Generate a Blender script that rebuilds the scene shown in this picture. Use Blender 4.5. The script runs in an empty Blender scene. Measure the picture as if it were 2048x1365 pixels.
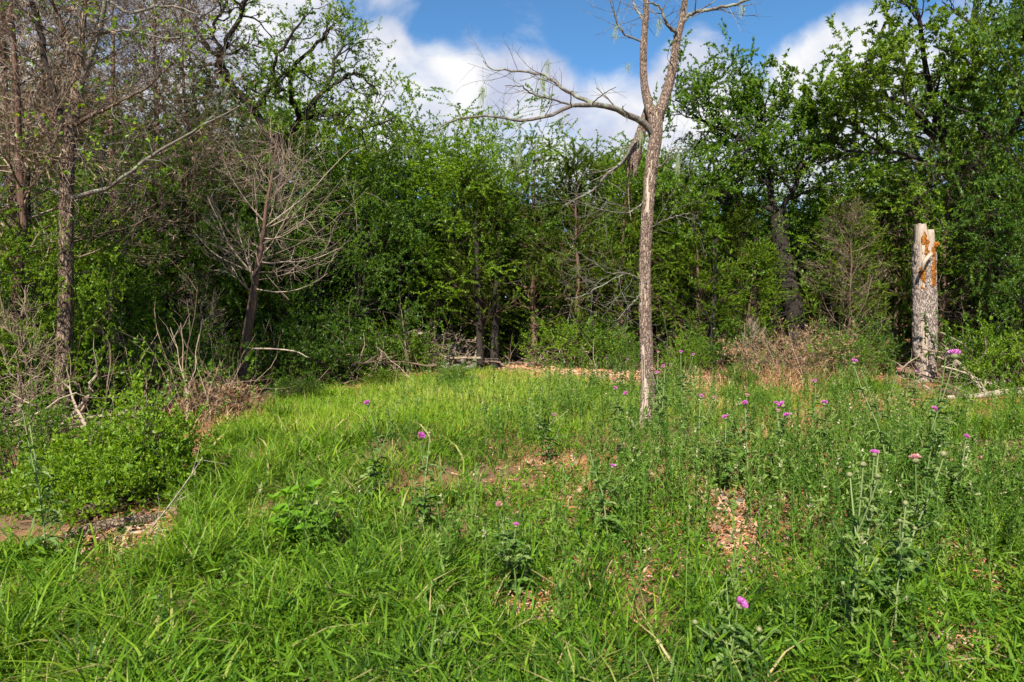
import bpy, math, random
import numpy as np
from mathutils import Vector

# ------------------------------------------------------------------ camera, sky, sun, exposure
SC = bpy.context.scene
COL = SC.collection
EYE = 1.6
FPX, CX, CY, HOR = 1365.0, 1024.0, 682.5, 600.0
PITCH = math.atan((CY - HOR) / FPX)
cam = bpy.data.cameras.new('camera')
cam.lens, cam.sensor_width = 24.0, 36.0
cam.clip_start, cam.clip_end = 0.05, 2000.0
cam.dof.use_dof = True
cam.dof.focus_distance = 10.0
cam.dof.aperture_fstop = 5.6
camo = bpy.data.objects.new('camera', cam)
camo.location = (0, 0, EYE)
camo.rotation_euler = (math.pi / 2 - PITCH, 0, 0)
COL.objects.link(camo)
SC.camera = camo
SUN_EL, SUN_AZ = math.radians(44), math.radians(194)      # azimuth clockwise from +Y: behind the camera, a little to the left
SUN_STRENGTH, SKY_STRENGTH, CLOUD_STRENGTH = 4.3, 0.078, 0.36
SC.view_settings.view_transform = 'Standard'
SC.view_settings.look = 'None'
SC.view_settings.gamma = 1.0
SC.view_settings.use_curve_mapping = False
SC.view_settings.exposure = 1.5

def raydir(px, py):
    x, v = (px - CX) / FPX, -(py - CY) / FPX
    c, s = math.cos(PITCH), math.sin(PITCH)
    return np.array([x, c + v * s, -s + v * c])

def at(px, py, Y):
    """point seen at photo pixel (px, py) at Y metres in front of the camera"""
    d = raydir(px, py)
    return np.array([0, 0, EYE]) + d * (Y / d[1])

def on_ground(px, py):
    d = raydir(px, py)
    return np.array([0, 0, EYE]) + d * (-EYE / d[2])

def pix(P):
    """world points to photo pixels (used for placing vegetation zones)"""
    c, s = math.cos(PITCH), math.sin(PITCH)
    y, z = P[:, 1], P[:, 2] - EYE
    f = np.maximum(y * c - z * s, 1e-3)
    v = y * s + z * c
    return CX + FPX * P[:, 0] / f, CY - FPX * v / f

def world():
    w = bpy.data.worlds.new('World')
    SC.world = w
    w.use_nodes = True
    nt = w.node_tree
    nt.nodes.clear()
    N, L = nt.nodes.new, nt.links.new
    out = N('ShaderNodeOutputWorld')
    sky = N('ShaderNodeTexSky')
    sky.sky_type = 'NISHITA'
    sky.sun_disc = False
    sky.sun_elevation, sky.sun_rotation = SUN_EL, SUN_AZ
    sky.air_density, sky.dust_density, sky.ozone_density = 0.6, 0.05, 5.0
    b1 = N('ShaderNodeBackground')
    b1.inputs['Strength'].default_value = SKY_STRENGTH
    tint = N('ShaderNodeMix')
    tint.data_type, tint.blend_type = 'RGBA', 'MULTIPLY'
    tint.inputs[0].default_value = 1.0
    tint.inputs[7].default_value = (.68, .97, .96, 1)
    L(sky.outputs[0], tint.inputs[6])
    L(tint.outputs[2], b1.inputs['Color'])
    tc = N('ShaderNodeTexCoord')
    def math_(op, a, b=None):
        m = N('ShaderNodeMath')
        m.operation = op
        for i, q in enumerate((a, b)):
            if q is None: continue
            if isinstance(q, (int, float)): m.inputs[i].default_value = q
            else: L(q, m.inputs[i])
        return m.outputs[0]
    def fbm(scale, detail, rough, dist=0.0, stretch=(1, 1, 1)):
        mp = N('ShaderNodeMapping')
        mp.inputs['Scale'].default_value = stretch
        L(tc.outputs['Generated'], mp.inputs['Vector'])
        n = N('ShaderNodeTexNoise')
        n.inputs['Scale'].default_value, n.inputs['Detail'].default_value = scale, detail
        n.inputs['Roughness'].default_value, n.inputs['Distortion'].default_value = rough, dist
        L(mp.outputs[0], n.inputs['Vector'])
        return n.outputs[0]
    total = None
    # cloud banks of this sky: (direction by photo pixel, inner radius, outer radius in degrees, weight)
    banks = [(800, 190, .5, 6.0, .62), (765, 95, .3, 2.6, .5), (880, 250, 1, 7, .62), (1010, 220, 1, 6.5, .6), (1120, 280, 1, 8, .6),
             (620, 230, 2, 9, .5), (480, 60, 1, 8, .5), (600, 15, .5, 3.2, .42), (1400, 150, .5, 4.5, .66), (1300, 310, 1, 9, .6),
             (1590, 250, 1, 7.5, .66), (1640, 110, .5, 4.5, .42), (1720, 90, .5, 4, .3), (300, 150, 3, 12, .5), (1800, 260, 2, 9, .36),
             (915, 90, .2, 2.2, .20), (790, 8, .2, 2.4, .22),
             (1480, -120, 2, 14, -.25), (1060, -60, 2, 12, -.22), (1220, 90, .5, 5, -.16), (1540, 20, 1, 5, -.2)]
    for px, py, r0, r1, wt in banks:
        d = raydir(px, py)
        d = d / np.linalg.norm(d)
        dp = N('ShaderNodeVectorMath')
        dp.operation = 'DOT_PRODUCT'
        dp.inputs[1].default_value = d
        L(tc.outputs['Generated'], dp.inputs[0])
        mr = N('ShaderNodeMapRange')
        mr.interpolation_type = 'SMOOTHSTEP'
        mr.inputs['From Min'].default_value = math.cos(math.radians(r1))
        mr.inputs['From Max'].default_value = math.cos(math.radians(r0))
        mr.inputs['To Max'].default_value = wt
        L(dp.outputs['Value'], mr.inputs['Value'])
        total = mr.outputs[0] if total is None else math_('ADD', total, mr.outputs[0])
    n1 = fbm(7.0, 9, .58, .25, (1, 1, 1.35))
    n2 = fbm(2.2, 3, .5)
    v = math_('ADD', math_('MULTIPLY', math_('SUBTRACT', n1, .5), 1.9), math_('ADD', math_('MINIMUM', total, .75), math_('MULTIPLY', math_('SUBTRACT', n2, .5), .7)))
    al = N('ShaderNodeMapRange')
    al.interpolation_type = 'SMOOTHSTEP'
    al.inputs['From Min'].default_value, al.inputs['From Max'].default_value = -.06, .62
    L(v, al.inputs['Value'])
    n3 = fbm(10.0, 7, .55, .3)
    tone = N('ShaderNodeMapRange')
    tone.inputs['From Min'].default_value, tone.inputs['From Max'].default_value = .36, .66
    L(n3, tone.inputs['Value'])
    cm = N('ShaderNodeMix')
    cm.data_type = 'RGBA'
    cm.inputs[6].default_value = (.58, .63, .80, 1)
    cm.inputs[7].default_value = (1, 1, 1, 1)
    L(tone.outputs[0], cm.inputs[0])
    b2 = N('ShaderNodeBackground')
    b2.inputs['Strength'].default_value = CLOUD_STRENGTH
    L(cm.outputs[2], b2.inputs['Color'])
    mx = N('ShaderNodeMixShader')
    L(al.outputs[0], mx.inputs[0])
    L(b1.outputs[0], mx.inputs[1])
    L(b2.outputs[0], mx.inputs[2])
    L(mx.outputs[0], out.inputs['Surface'])
world()

sun = bpy.data.lights.new('sun', 'SUN')
sun.energy, sun.angle, sun.color = SUN_STRENGTH, math.radians(.5), (1, .95, .86)
suno = bpy.data.objects.new('sun', sun)
sd = Vector((math.sin(SUN_AZ) * math.cos(SUN_EL), math.cos(SUN_AZ) * math.cos(SUN_EL), math.sin(SUN_EL)))
suno.rotation_euler = sd.to_track_quat('Z', 'Y').to_euler()
suno.location = sd * 40
COL.objects.link(suno)

# ------------------------------------------------------------------ helpers
def rng_(seed): return np.random.default_rng(seed)
def nrm(v): return v / np.maximum(np.linalg.norm(v, axis=-1, keepdims=True), 1e-9)

def _hash(i, j, k):
    n = (i * 374761393 + j * 668265263 + k * 2147483647) & 0x7fffffff
    n = ((n ^ (n >> 13)) * 1274126177) & 0x7fffffff
    return ((n ^ (n >> 16)) & 0xffff) / 65535.0

def vnoise(p):
    """smooth value noise, p (N,3) -> 0..1"""
    p = np.asarray(p, float) + 1000.0
    i = np.floor(p).astype(np.int64)
    f = p - i
    f = f * f * (3 - 2 * f)
    r = 0
    for a in (0, 1):
        for b in (0, 1):
            for c in (0, 1):
                w = (f[:, 0] if a else 1 - f[:, 0]) * (f[:, 1] if b else 1 - f[:, 1]) * (f[:, 2] if c else 1 - f[:, 2])
                r = r + w * _hash(i[:, 0] + a, i[:, 1] + b, i[:, 2] + c)
    return r

def fbm(p, o=4):
    p = np.asarray(p, float)
    r, a, t = 0, 1.0, 0
    for k in range(o):
        r = r + a * vnoise(p * 2 ** k + 17.3 * k)
        t += a
        a *= .5
    return r / t

def gz(x, y):
    """height of the ground"""
    x, y = np.atleast_1d(np.asarray(x, float)), np.atleast_1d(np.asarray(y, float))
    z0 = np.zeros_like(x)
    big = fbm(np.stack([x * .22, y * .22, z0], 1), 2) - .5
    small = fbm(np.stack([x * 1.5, y * 1.5, z0 + 5], 1), 3) - .5
    return np.clip(big * .14 + small * .07, -.12, .12)

def G1(x, y): return float(gz(x, y)[0])

class Geo:
    """collects vertices, faces, a material index per face and a 0..1 value per vertex, and links them as ONE mesh"""
    def __init__(s): s.v, s.f3, s.f4, s.r, s.m3, s.m4, s.n = [], [], [], [], [], [], 0
    def add(s, v, f3=None, f4=None, r=None, m=0):
        v = np.asarray(v, np.float32).reshape(-1, 3)
        s.v.append(v)
        s.r.append(np.full(len(v), .5, np.float32) if r is None else np.broadcast_to(np.asarray(r, np.float32), (len(v),)))
        if f3 is not None and len(f3):
            s.f3.append(np.asarray(f3, np.int64) + s.n); s.m3.append(np.full(len(f3), m))
        if f4 is not None and len(f4):
            s.f4.append(np.asarray(f4, np.int64) + s.n); s.m4.append(np.full(len(f4), m))
        s.n += len(v)
    def mesh(s, name, mats, smooth=False):
        me = bpy.data.meshes.new(name)
        v = np.concatenate(s.v)
        f3 = np.concatenate(s.f3) if s.f3 else np.zeros((0, 3), np.int64)
        f4 = np.concatenate(s.f4) if s.f4 else np.zeros((0, 4), np.int64)
        mi = np.concatenate(s.m3 + s.m4) if (s.m3 or s.m4) else np.zeros(0)
        me.vertices.add(len(v))
        me.vertices.foreach_set('co', v.ravel())
        loops = np.concatenate([f3.ravel(), f4.ravel()]).astype(np.int32)
        me.loops.add(len(loops))
        me.loops.foreach_set('vertex_index', loops)
        nf = len(f3) + len(f4)
        me.polygons.add(nf)
        st = np.concatenate([np.arange(len(f3)) * 3, len(f3) * 3 + np.arange(len(f4)) * 4]).astype(np.int32)
        me.polygons.foreach_set('loop_start', st)
        me.polygons.foreach_set('material_index', mi.astype(np.int32))
        me.polygons.foreach_set('use_smooth', np.full(nf, smooth))
        a = me.attributes.new('rnd', 'FLOAT', 'POINT')
        a.data.foreach_set('value', np.concatenate(s.r))
        me.update(calc_edges=True)
        me.validate()
        for m in (mats if isinstance(mats, (list, tuple)) else [mats]): me.materials.append(m)
        return me
    def obj(s, name, mats, parent=None, smooth=False, loc=None):
        o = bpy.data.objects.new(name, s.mesh(name, mats, smooth))
        COL.objects.link(o)
        if parent: o.parent = parent
        if loc is not None: o.location = loc
        return o

def tag(o, label=None, cat=None, group=None, kind=None):
    if label: o['label'] = label
    if cat: o['category'] = cat
    if group: o['group'] = group
    if kind: o['kind'] = kind
    return o

def empty(name, loc, rz=0.0, label=None, cat=None, group=None):
    o = bpy.data.objects.new(name, None)
    o.empty_display_size = .2
    o.location = loc
    o.rotation_euler = (0, 0, rz)
    COL.objects.link(o)
    return tag(o, label, cat, group)

def part(name, me, parent, loc=(0, 0, 0), rot=(0, 0, 0), scl=1.0):
    o = bpy.data.objects.new(name, me)
    COL.objects.link(o)
    o.parent = parent
    o.location, o.rotation_euler = loc, rot
    o.scale = (scl, scl, scl) if isinstance(scl, (int, float)) else scl
    return o

def copy_tree(o, parent=None, kids=None):
    c = o.copy()
    COL.objects.link(c)
    c.parent = parent
    for ch in list(o.children): copy_tree(ch, c)
    return c

def tubes(g, P, R, k=5, m=0, r=None, cap=False):
    """P (B,n,3) centre lines, R (B,n) radii -> tubes"""
    P, R = np.asarray(P, float), np.asarray(R, float)
    B, n, _ = P.shape
    T = nrm(np.gradient(P, axis=1))
    mean = nrm(P[:, -1] - P[:, 0])
    ref = np.where(np.abs(mean[:, 2:3]) < .8, np.array([[0, 0, 1.]]), np.array([[1., .13, 0]]))
    U = nrm(np.cross(T, ref[:, None, :]))
    V = np.cross(T, U)
    a = np.arange(k) * 2 * math.pi / k
    ring = U[:, :, None, :] * np.cos(a)[None, None, :, None] + V[:, :, None, :] * np.sin(a)[None, None, :, None]
    v = P[:, :, None, :] + ring * R[:, :, None, None]
    idx = np.arange(B * n * k).reshape(B, n, k)
    q = np.stack([idx[:, :-1, :], np.roll(idx[:, :-1, :], -1, 2), np.roll(idx[:, 1:, :], -1, 2), idx[:, 1:, :]], -1).reshape(-1, 4)
    rr = None if r is None else np.repeat(np.asarray(r), n * k)
    f3 = None
    if cap and k >= 3:
        f3 = []
        for b in range(B):
            for j in range(1, k - 1):
                f3.append((idx[b, -1, 0], idx[b, -1, j], idx[b, -1, j + 1]))
                f3.append((idx[b, 0, 0], idx[b, 0, j + 1], idx[b, 0, j]))
    g.add(v, f3, q, rr, m)

def smooth_line(pts, n, rad=None):
    """Catmull-Rom through pts -> n points (and radii)"""
    pts = np.asarray(pts, float)
    m = len(pts)
    pp = np.vstack([2 * pts[0] - pts[1], pts, 2 * pts[-1] - pts[-2]])
    t = np.linspace(0, m - 1 - 1e-6, n)
    i = np.floor(t).astype(int)
    f = (t - i)[:, None]
    a, b, c, d = pp[i], pp[i + 1], pp[i + 2], pp[i + 3]
    o = .5 * (2 * b + (c - a) * f + (2 * a - 5 * b + 4 * c - d) * f ** 2 + (3 * b - a - 3 * c + d) * f ** 3)
    if rad is None: return o
    return o, np.interp(t, np.arange(m), rad)

def along(P, t):
    B, n, _ = P.shape
    f = np.clip(t, 0, 1) * (n - 1)
    i = np.clip(np.floor(f).astype(int), 0, n - 2)
    w = (f - i)[..., None]
    b = np.arange(B)[:, None]
    return P[b, i] * (1 - w) + P[b, i + 1] * w, nrm(P[b, i + 1] - P[b, i]), i, w[..., 0], b

def grow(rg, P, R, cnt, t0, t1, ang, L, n, wander=.15, up=0., rr=.55, lenfn=None, jit=.35, angsd=.2, tip=.35, flat=0., rmin=.0015, steep=None):
    """cnt children on each parent branch, all at once"""
    B = len(P)
    t = t0 + (t1 - t0) * ((np.arange(cnt) + rg.random((B, cnt))) / cnt)
    pos, tan, i, w, b = along(P, t)
    rad = R[b, i] * (1 - w) + R[b, i + 1] * w
    q = rg.normal(size=(B, cnt, 3))
    if flat: q[..., 2] *= (1 - flat)
    perp = nrm(q - (q * tan).sum(-1, keepdims=True) * tan)
    a = (ang + rg.normal(size=(B, cnt)) * angsd)[..., None]
    d = tan * np.cos(a) + perp * np.sin(a)
    ln = L * (lenfn(t) if lenfn is not None else 1.0) * (1 + jit * (rg.random((B, cnt)) * 2 - 1))
    st = (ln / (n - 1))[..., None]
    pts = [pos]
    for k in range(1, n):
        d = nrm(d + rg.normal(size=d.shape) * wander + np.array([0, 0, up]))
        pos = pos + d * st
        pts.append(pos)
    Q = np.stack(pts, 2).reshape(B * cnt, n, 3)
    r0 = np.maximum(rad * rr, rmin).reshape(-1, 1)
    Rq = np.maximum(r0 * np.linspace(1, tip, n)[None, :], rmin * .7)
    return Q, Rq

def leaves(g, rg, P, cnt, t0, L, W, spread=.8, up=.15, m=0, fold=.25, tanw=.6, clumpvar=.5, droop=0., jit=.3, tri=False):
    """folded two-triangle leaves along every branch of P"""
    B = len(P)
    if B == 0: return
    t = t0 + (1 - t0) * rg.random((B, cnt))
    pos, tan, *_ = along(P, t)
    d = nrm(tan * tanw + nrm(rg.normal(size=pos.shape)) * spread + np.array([0, 0, up - droop]))
    nn = nrm(rg.normal(size=pos.shape) * .75 + np.array([0, 0, .8]))
    s = nrm(np.cross(d, nn))
    nn = np.cross(s, d)
    ll = (L * (1 + jit * (rg.random((B, cnt)) * 2 - 1)))[..., None]
    ww = ll * (W / L) * .5
    if tri:
        lo = pos + d * ll * .12
        v = np.stack([lo - s * ww, lo + s * ww + nn * ww * fold, pos + d * ll], 2).reshape(-1, 3)
        N = B * cnt
        rv = clumpvar * np.repeat(rg.random(B), cnt) + (1 - clumpvar) * rg.random(N)
        g.add(v, np.arange(N)[:, None] * 3 + np.array([[0, 1, 2]]), None, np.repeat(rv, 3), m)
        return
    base = pos
    tipp = pos + d * ll - np.array([0, 0, 1]) * ll * droop * .3
    mid = pos + d * ll * .45
    lf, rt = mid + s * ww + nn * ww * fold, mid - s * ww + nn * ww * fold
    v = np.stack([base, lf, tipp, rt], 2).reshape(-1, 3)
    N = B * cnt
    q = np.arange(N)[:, None] * 4
    f3 = np.concatenate([q + np.array([[0, 2, 1]]), q + np.array([[0, 3, 2]])])
    rv = clumpvar * np.repeat(rg.random(B), cnt) + (1 - clumpvar) * rg.random(N)
    g.add(v, f3, None, np.repeat(rv, 4), m)

# ------------------------------------------------------------------ materials
def new_mat(name):
    m = bpy.data.materials.new(name)
    m.use_nodes = True
    nt = m.node_tree
    nt.nodes.clear()
    return m, nt, nt.nodes.new, nt.links.new

def ramp_(N, stops):
    r = N('ShaderNodeValToRGB')
    e = r.color_ramp.elements
    while len(e) < len(stops): e.new(.5)
    for el, (p, c) in zip(e, stops):
        el.position = p
        el.color = (*c, 1)
    return r

def leaf_mat(name, stops, transl=.35, rough=.45, spec=.35):
    m, nt, N, L = new_mat(name)
    at_ = N('ShaderNodeAttribute')
    at_.attribute_name = 'rnd'
    r = ramp_(N, stops)
    L(at_.outputs['Fac'], r.inputs[0])
    p = N('ShaderNodeBsdfPrincipled')
    p.inputs['Roughness'].default_value = rough
    p.inputs['Specular IOR Level'].default_value = spec
    L(r.outputs[0], p.inputs['Base Color'])
    t = N('ShaderNodeBsdfTranslucent')
    hs = N('ShaderNodeHueSaturation')
    hs.inputs['Hue'].default_value, hs.inputs['Saturation'].default_value, hs.inputs['Value'].default_value = .485, 1.1, 1.5
    L(r.outputs[0], hs.inputs['Color'])
    L(hs.outputs[0], t.inputs['Color'])
    x = N('ShaderNodeMixShader')
    x.inputs[0].default_value = transl
    L(p.outputs[0], x.inputs[1])
    L(t.outputs[0], x.inputs[2])
    o = N('ShaderNodeOutputMaterial')
    L(x.outputs[0], o.inputs[0])
    return m

def bark_mat(name, stops, scale=(18, 18, 3.5), bump=.6, lichen=None, rough=.9, detail=6, crack=None):
    m, nt, N, L = new_mat(name)
    tc = N('ShaderNodeTexCoord')
    mp = N('ShaderNodeMapping')
    mp.inputs['Scale'].default_value = scale
    L(tc.outputs['Object'], mp.inputs[0])
    n = N('ShaderNodeTexNoise')
    n.inputs['Scale'].default_value, n.inputs['Detail'].default_value, n.inputs['Roughness'].default_value = 1.6, detail, .65
    L(mp.outputs[0], n.inputs['Vector'])
    r = ramp_(N, stops)
    L(n.outputs[0], r.inputs[0])
    col = r.outputs[0]
    if lichen:
        n2 = N('ShaderNodeTexNoise')
        n2.inputs['Scale'].default_value, n2.inputs['Detail'].default_value = 9, 5
        L(tc.outputs['Object'], n2.inputs['Vector'])
        mr = N('ShaderNodeMapRange')
        mr.inputs['From Min'].default_value, mr.inputs['From Max'].default_value = .52, .62
        mr.inputs['To Max'].default_value = .75
        L(n2.outputs[0], mr.inputs['Value'])
        mx = N('ShaderNodeMix')
        mx.data_type = 'RGBA'
        L(mr.outputs[0], mx.inputs[0])
        L(col, mx.inputs[6])
        mx.inputs[7].default_value = (*lichen, 1)
        col = mx.outputs[2]
    hgt = n.outputs[0]
    if crack:
        vm = N('ShaderNodeVectorMath')
        vm.operation = 'MULTIPLY_ADD'
        nd = N('ShaderNodeTexNoise')
        nd.inputs['Scale'].default_value, nd.inputs['Detail'].default_value = 14, 4
        L(tc.outputs['Object'], nd.inputs['Vector'])
        vm.inputs[1].default_value = (.06, .06, .06)
        L(nd.outputs['Color'], vm.inputs[0])
        L(tc.outputs['Object'], vm.inputs[2])
        mp2 = N('ShaderNodeMapping')
        mp2.inputs['Scale'].default_value = crack
        L(vm.outputs[0], mp2.inputs[0])
        vo = N('ShaderNodeTexVoronoi')
        vo.feature = 'DISTANCE_TO_EDGE'
        vo.inputs['Scale'].default_value = 1
        L(mp2.outputs[0], vo.inputs['Vector'])
        cr = N('ShaderNodeMapRange')
        cr.inputs['From Max'].default_value = .16
        cr.interpolation_type = 'SMOOTHSTEP'
        L(vo.outputs['Distance'], cr.inputs['Value'])
        mx2 = N('ShaderNodeMix')
        mx2.data_type = 'RGBA'
        L(cr.outputs[0], mx2.inputs[0])
        mx2.inputs[6].default_value = (*[c * .9 for c in stops[0][1]], 1)
        L(col, mx2.inputs[7])
        col = mx2.outputs[2]
        ad = N('ShaderNodeMath')
        ad.operation = 'MULTIPLY_ADD'
        L(n.outputs[0], ad.inputs[0])
        ad.inputs[1].default_value = .6
        L(cr.outputs[0], ad.inputs[2])
        hgt = ad.outputs[0]
    p = N('ShaderNodeBsdfPrincipled')
    p.inputs['Roughness'].default_value = rough
    p.inputs['Specular IOR Level'].default_value = .15
    L(col, p.inputs['Base Color'])
    b = N('ShaderNodeBump')
    b.inputs['Strength'].default_value, b.inputs['Distance'].default_value = bump, .02
    L(hgt, b.inputs['Height'])
    L(b.outputs[0], p.inputs['Normal'])
    o = N('ShaderNodeOutputMaterial')
    L(p.outputs[0], o.inputs[0])
    return m

def rnd_mat(name, stops, rough=.85, spec=.15):
    m, nt, N, L = new_mat(name)
    at_ = N('ShaderNodeAttribute')
    at_.attribute_name = 'rnd'
    r = ramp_(N, stops)
    L(at_.outputs['Fac'], r.inputs[0])
    p = N('ShaderNodeBsdfPrincipled')
    p.inputs['Roughness'].default_value = rough
    p.inputs['Specular IOR Level'].default_value = spec
    L(r.outputs[0], p.inputs['Base Color'])
    o = N('ShaderNodeOutputMaterial')
    L(p.outputs[0], o.inputs[0])
    return m

M = {}
M['leaf_bright'] = leaf_mat('bright leaves', [(0, (.05, .105, .007)), (.5, (.125, .225, .011)), (1, (.24, .335, .03))], .45, .42, .28)
M['leaf_mid'] = leaf_mat('mid green leaves', [(0, (.036, .085, .008)), (.5, (.088, .175, .013)), (1, (.18, .27, .032))], .45, .42, .28)
M['leaf_oak'] = leaf_mat('oak leaves', [(0, (.045, .095, .007)), (.5, (.105, .185, .012)), (1, (.22, .285, .04))], .45, .42, .32)
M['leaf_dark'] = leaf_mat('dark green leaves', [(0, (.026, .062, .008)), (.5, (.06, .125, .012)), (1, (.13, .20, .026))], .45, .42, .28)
M['cedar'] = leaf_mat('cedar foliage', [(0, (.024, .045, .005)), (.5, (.06, .098, .009)), (1, (.125, .165, .018))], .28, .55, .12)
M['cedar_fresh'] = leaf_mat('fresh cedar foliage', [(0, (.04, .085, .005)), (.5, (.10, .175, .009)), (1, (.19, .26, .022))], .32, .55, .12)
M['grass'] = leaf_mat('grass blades', [(0, (.02, .06, .004)), (.45, (.085, .175, .008)), (.85, (.19, .285, .018)), (.94, (.24, .26, .06)), (1, (.40, .31, .15))], .32, .5, .16)
M['meadow'] = leaf_mat('meadow grass blades', [(0, (.045, .12, .006)), (.5, (.13, .25, .010)), (.88, (.25, .36, .024)), (1, (.42, .36, .16))], .34, .5, .16)
M['grass_deep'] = leaf_mat('deep green grass blades', [(0, (.02, .055, .006)), (.5, (.07, .145, .010)), (.9, (.15, .235, .022)), (1, (.36, .28, .13))], .32, .5, .16)
M['weed'] = leaf_mat('grey green weeds', [(0, (.02, .06, .006)), (.5, (.068, .14, .012)), (1, (.19, .26, .06))], .28, .6, .12)
M['clover'] = leaf_mat('clover', [(0, (.025, .075, .004)), (.5, (.085, .175, .009)), (1, (.18, .275, .018))], .32, .55, .15)
M['weed_top'] = rnd_mat('dry weed flowers', [(0, (.20, .20, .09)), (.6, (.30, .27, .15)), (1, (.42, .34, .25))])
M['weed_leaf'] = leaf_mat('pokeweed leaves', [(0, (.075, .18, .009)), (1, (.14, .28, .016))], .38, .5, .2)
M['dry'] = rnd_mat('dry grass', [(0, (.17, .07, .025)), (.5, (.30, .165, .075)), (1, (.46, .32, .18))])
M['russet'] = rnd_mat('russet dead needles', [(0, (.10, .05, .022)), (.5, (.20, .115, .055)), (1, (.34, .235, .135))])
M['twig_grey'] = rnd_mat('grey dead twigs', [(0, (.10, .07, .05)), (.5, (.20, .145, .105)), (1, (.34, .265, .20))])
M['twig_brown'] = rnd_mat('brown dead twigs', [(0, (.08, .052, .035)), (.5, (.16, .11, .075)), (1, (.29, .215, .15))])
M['chips'] = rnd_mat('mulch chips', [(0, (.18, .06, .022)), (.35, (.38, .16, .065)), (.7, (.50, .28, .165)), (1, (.55, .41, .30))])
M['litter'] = rnd_mat('leaf litter', [(0, (.09, .05, .03)), (.5, (.21, .13, .075)), (1, (.36, .25, .16))])
M['moss'] = rnd_mat('hanging moss', [(0, (.16, .20, .09)), (1, (.32, .36, .20))])
M['bark_dark_shade'] = bark_mat('dark bark with painted shade', [(.3, (.013, .010, .008)), (.55, (.03, .024, .019)), (.75, (.065, .054, .044))], (26, 26, 6), .8)  # dark bark, lowered further so the crown's shade is in the colour
M['bark_brown'] = bark_mat('brown bark', [(.3, (.06, .038, .026)), (.5, (.17, .115, .08)), (.72, (.33, .25, .185))], (26, 26, 5), .9, crack=(44, 44, 8))
M['bark_dead'] = bark_mat('scaly dead bark', [(.28, (.13, .085, .06)), (.5, (.25, .175, .13)), (.74, (.42, .33, .26))], (34, 34, 8), 1.0, crack=(70, 70, 15))
M['bark_grey'] = bark_mat('grey lichened bark', [(.3, (.055, .046, .037)), (.6, (.16, .135, .11)), (.8, (.27, .25, .21))], (34, 34, 16), .8, lichen=(.23, .25, .18))
M['bark_cedar'] = bark_mat('stringy cedar bark', [(.3, (.05, .03, .022)), (.55, (.13, .075, .053)), (.8, (.25, .165, .12))], (50, 50, 3.5), .9)
M['wood_bare'] = bark_mat('bare weathered wood', [(.33, (.12, .085, .06)), (.48, (.31, .24, .18)), (.72, (.46, .385, .31))], (30, 30, 1.6), .7)
M['stump_bark'] = bark_mat('stump bark', [(.28, (.15, .11, .088)), (.48, (.32, .25, .205)), (.72, (.50, .42, .37))], (30, 30, 9), 1.0, crack=(44, 44, 9))
M['rot'] = bark_mat('orange rotten wood', [(.3, (.14, .045, .008)), (.5, (.44, .155, .02)), (.72, (.60, .31, .09))], (40, 40, 8), 1.0, crack=(70, 70, 12))
M['thistle_green'] = leaf_mat('thistle leaves', [(0, (.035, .08, .012)), (.5, (.075, .14, .02)), (1, (.17, .22, .07))], .2, .6, .2)
M['thistle_stem'] = rnd_mat('thistle stem', [(0, (.08, .125, .03)), (1, (.18, .22, .085))], .7)
M['thistle_bulb'] = rnd_mat('thistle bracts', [(0, (.07, .09, .028)), (.6, (.13, .15, .055)), (1, (.22, .19, .10))], .7)
M['petal'] = leaf_mat('pink florets', [(0, (.36, .05, .27)), (.5, (.56, .13, .43)), (1, (.74, .36, .62))], .25, .6, .1)
M['petal_faded'] = leaf_mat('faded florets', [(0, (.40, .16, .16)), (.5, (.55, .25, .24)), (1, (.68, .42, .38))], .25, .6, .1)

def ground_material():
    m, nt, N, L = new_mat('ground litter')
    tc = N('ShaderNodeTexCoord')
    def noise(sc, det=5, rough=.6):
        n = N('ShaderNodeTexNoise')
        n.inputs['Scale'].default_value, n.inputs['Detail'].default_value, n.inputs['Roughness'].default_value = sc, det, rough
        L(tc.outputs['Object'], n.inputs['Vector'])
        return n.outputs[0]
    r1 = ramp_(N, [(.3, (.055, .032, .018)), (.5, (.15, .09, .05)), (.7, (.27, .175, .105))])
    L(noise(22, 8, .75), r1.inputs[0])
    r2 = ramp_(N, [(.3, (.13, .05, .02)), (.5, (.30, .13, .055)), (.72, (.48, .29, .17))])
    L(noise(30, 8, .8), r2.inputs[0])
    mr = N('ShaderNodeMapRange')
    mr.inputs['From Min'].default_value, mr.inputs['From Max'].default_value = .44, .58
    L(noise(.45, 4), mr.inputs['Value'])
    mx = N('ShaderNodeMix')
    mx.data_type = 'RGBA'
    L(mr.outputs[0], mx.inputs[0])
    L(r1.outputs[0], mx.inputs[6])
    L(r2.outputs[0], mx.inputs[7])
    p = N('ShaderNodeBsdfPrincipled')
    p.inputs['Roughness'].default_value = .95
    p.inputs['Specular IOR Level'].default_value = .1
    L(mx.outputs[2], p.inputs['Base Color'])
    b = N('ShaderNodeBump')
    b.inputs['Strength'].default_value, b.inputs['Distance'].default_value = .8, .02
    L(noise(38, 7, .75), b.inputs['Height'])
    L(b.outputs[0], p.inputs['Normal'])
    o = N('ShaderNodeOutputMaterial')
    L(p.outputs[0], o.inputs[0])
    return m
M['ground'] = ground_material()
M['path'] = bark_mat('path mulch', [(.3, (.15, .07, .035)), (.5, (.36, .21, .13)), (.75, (.56, .42, .31))], (24, 24, 24), .8)

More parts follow.
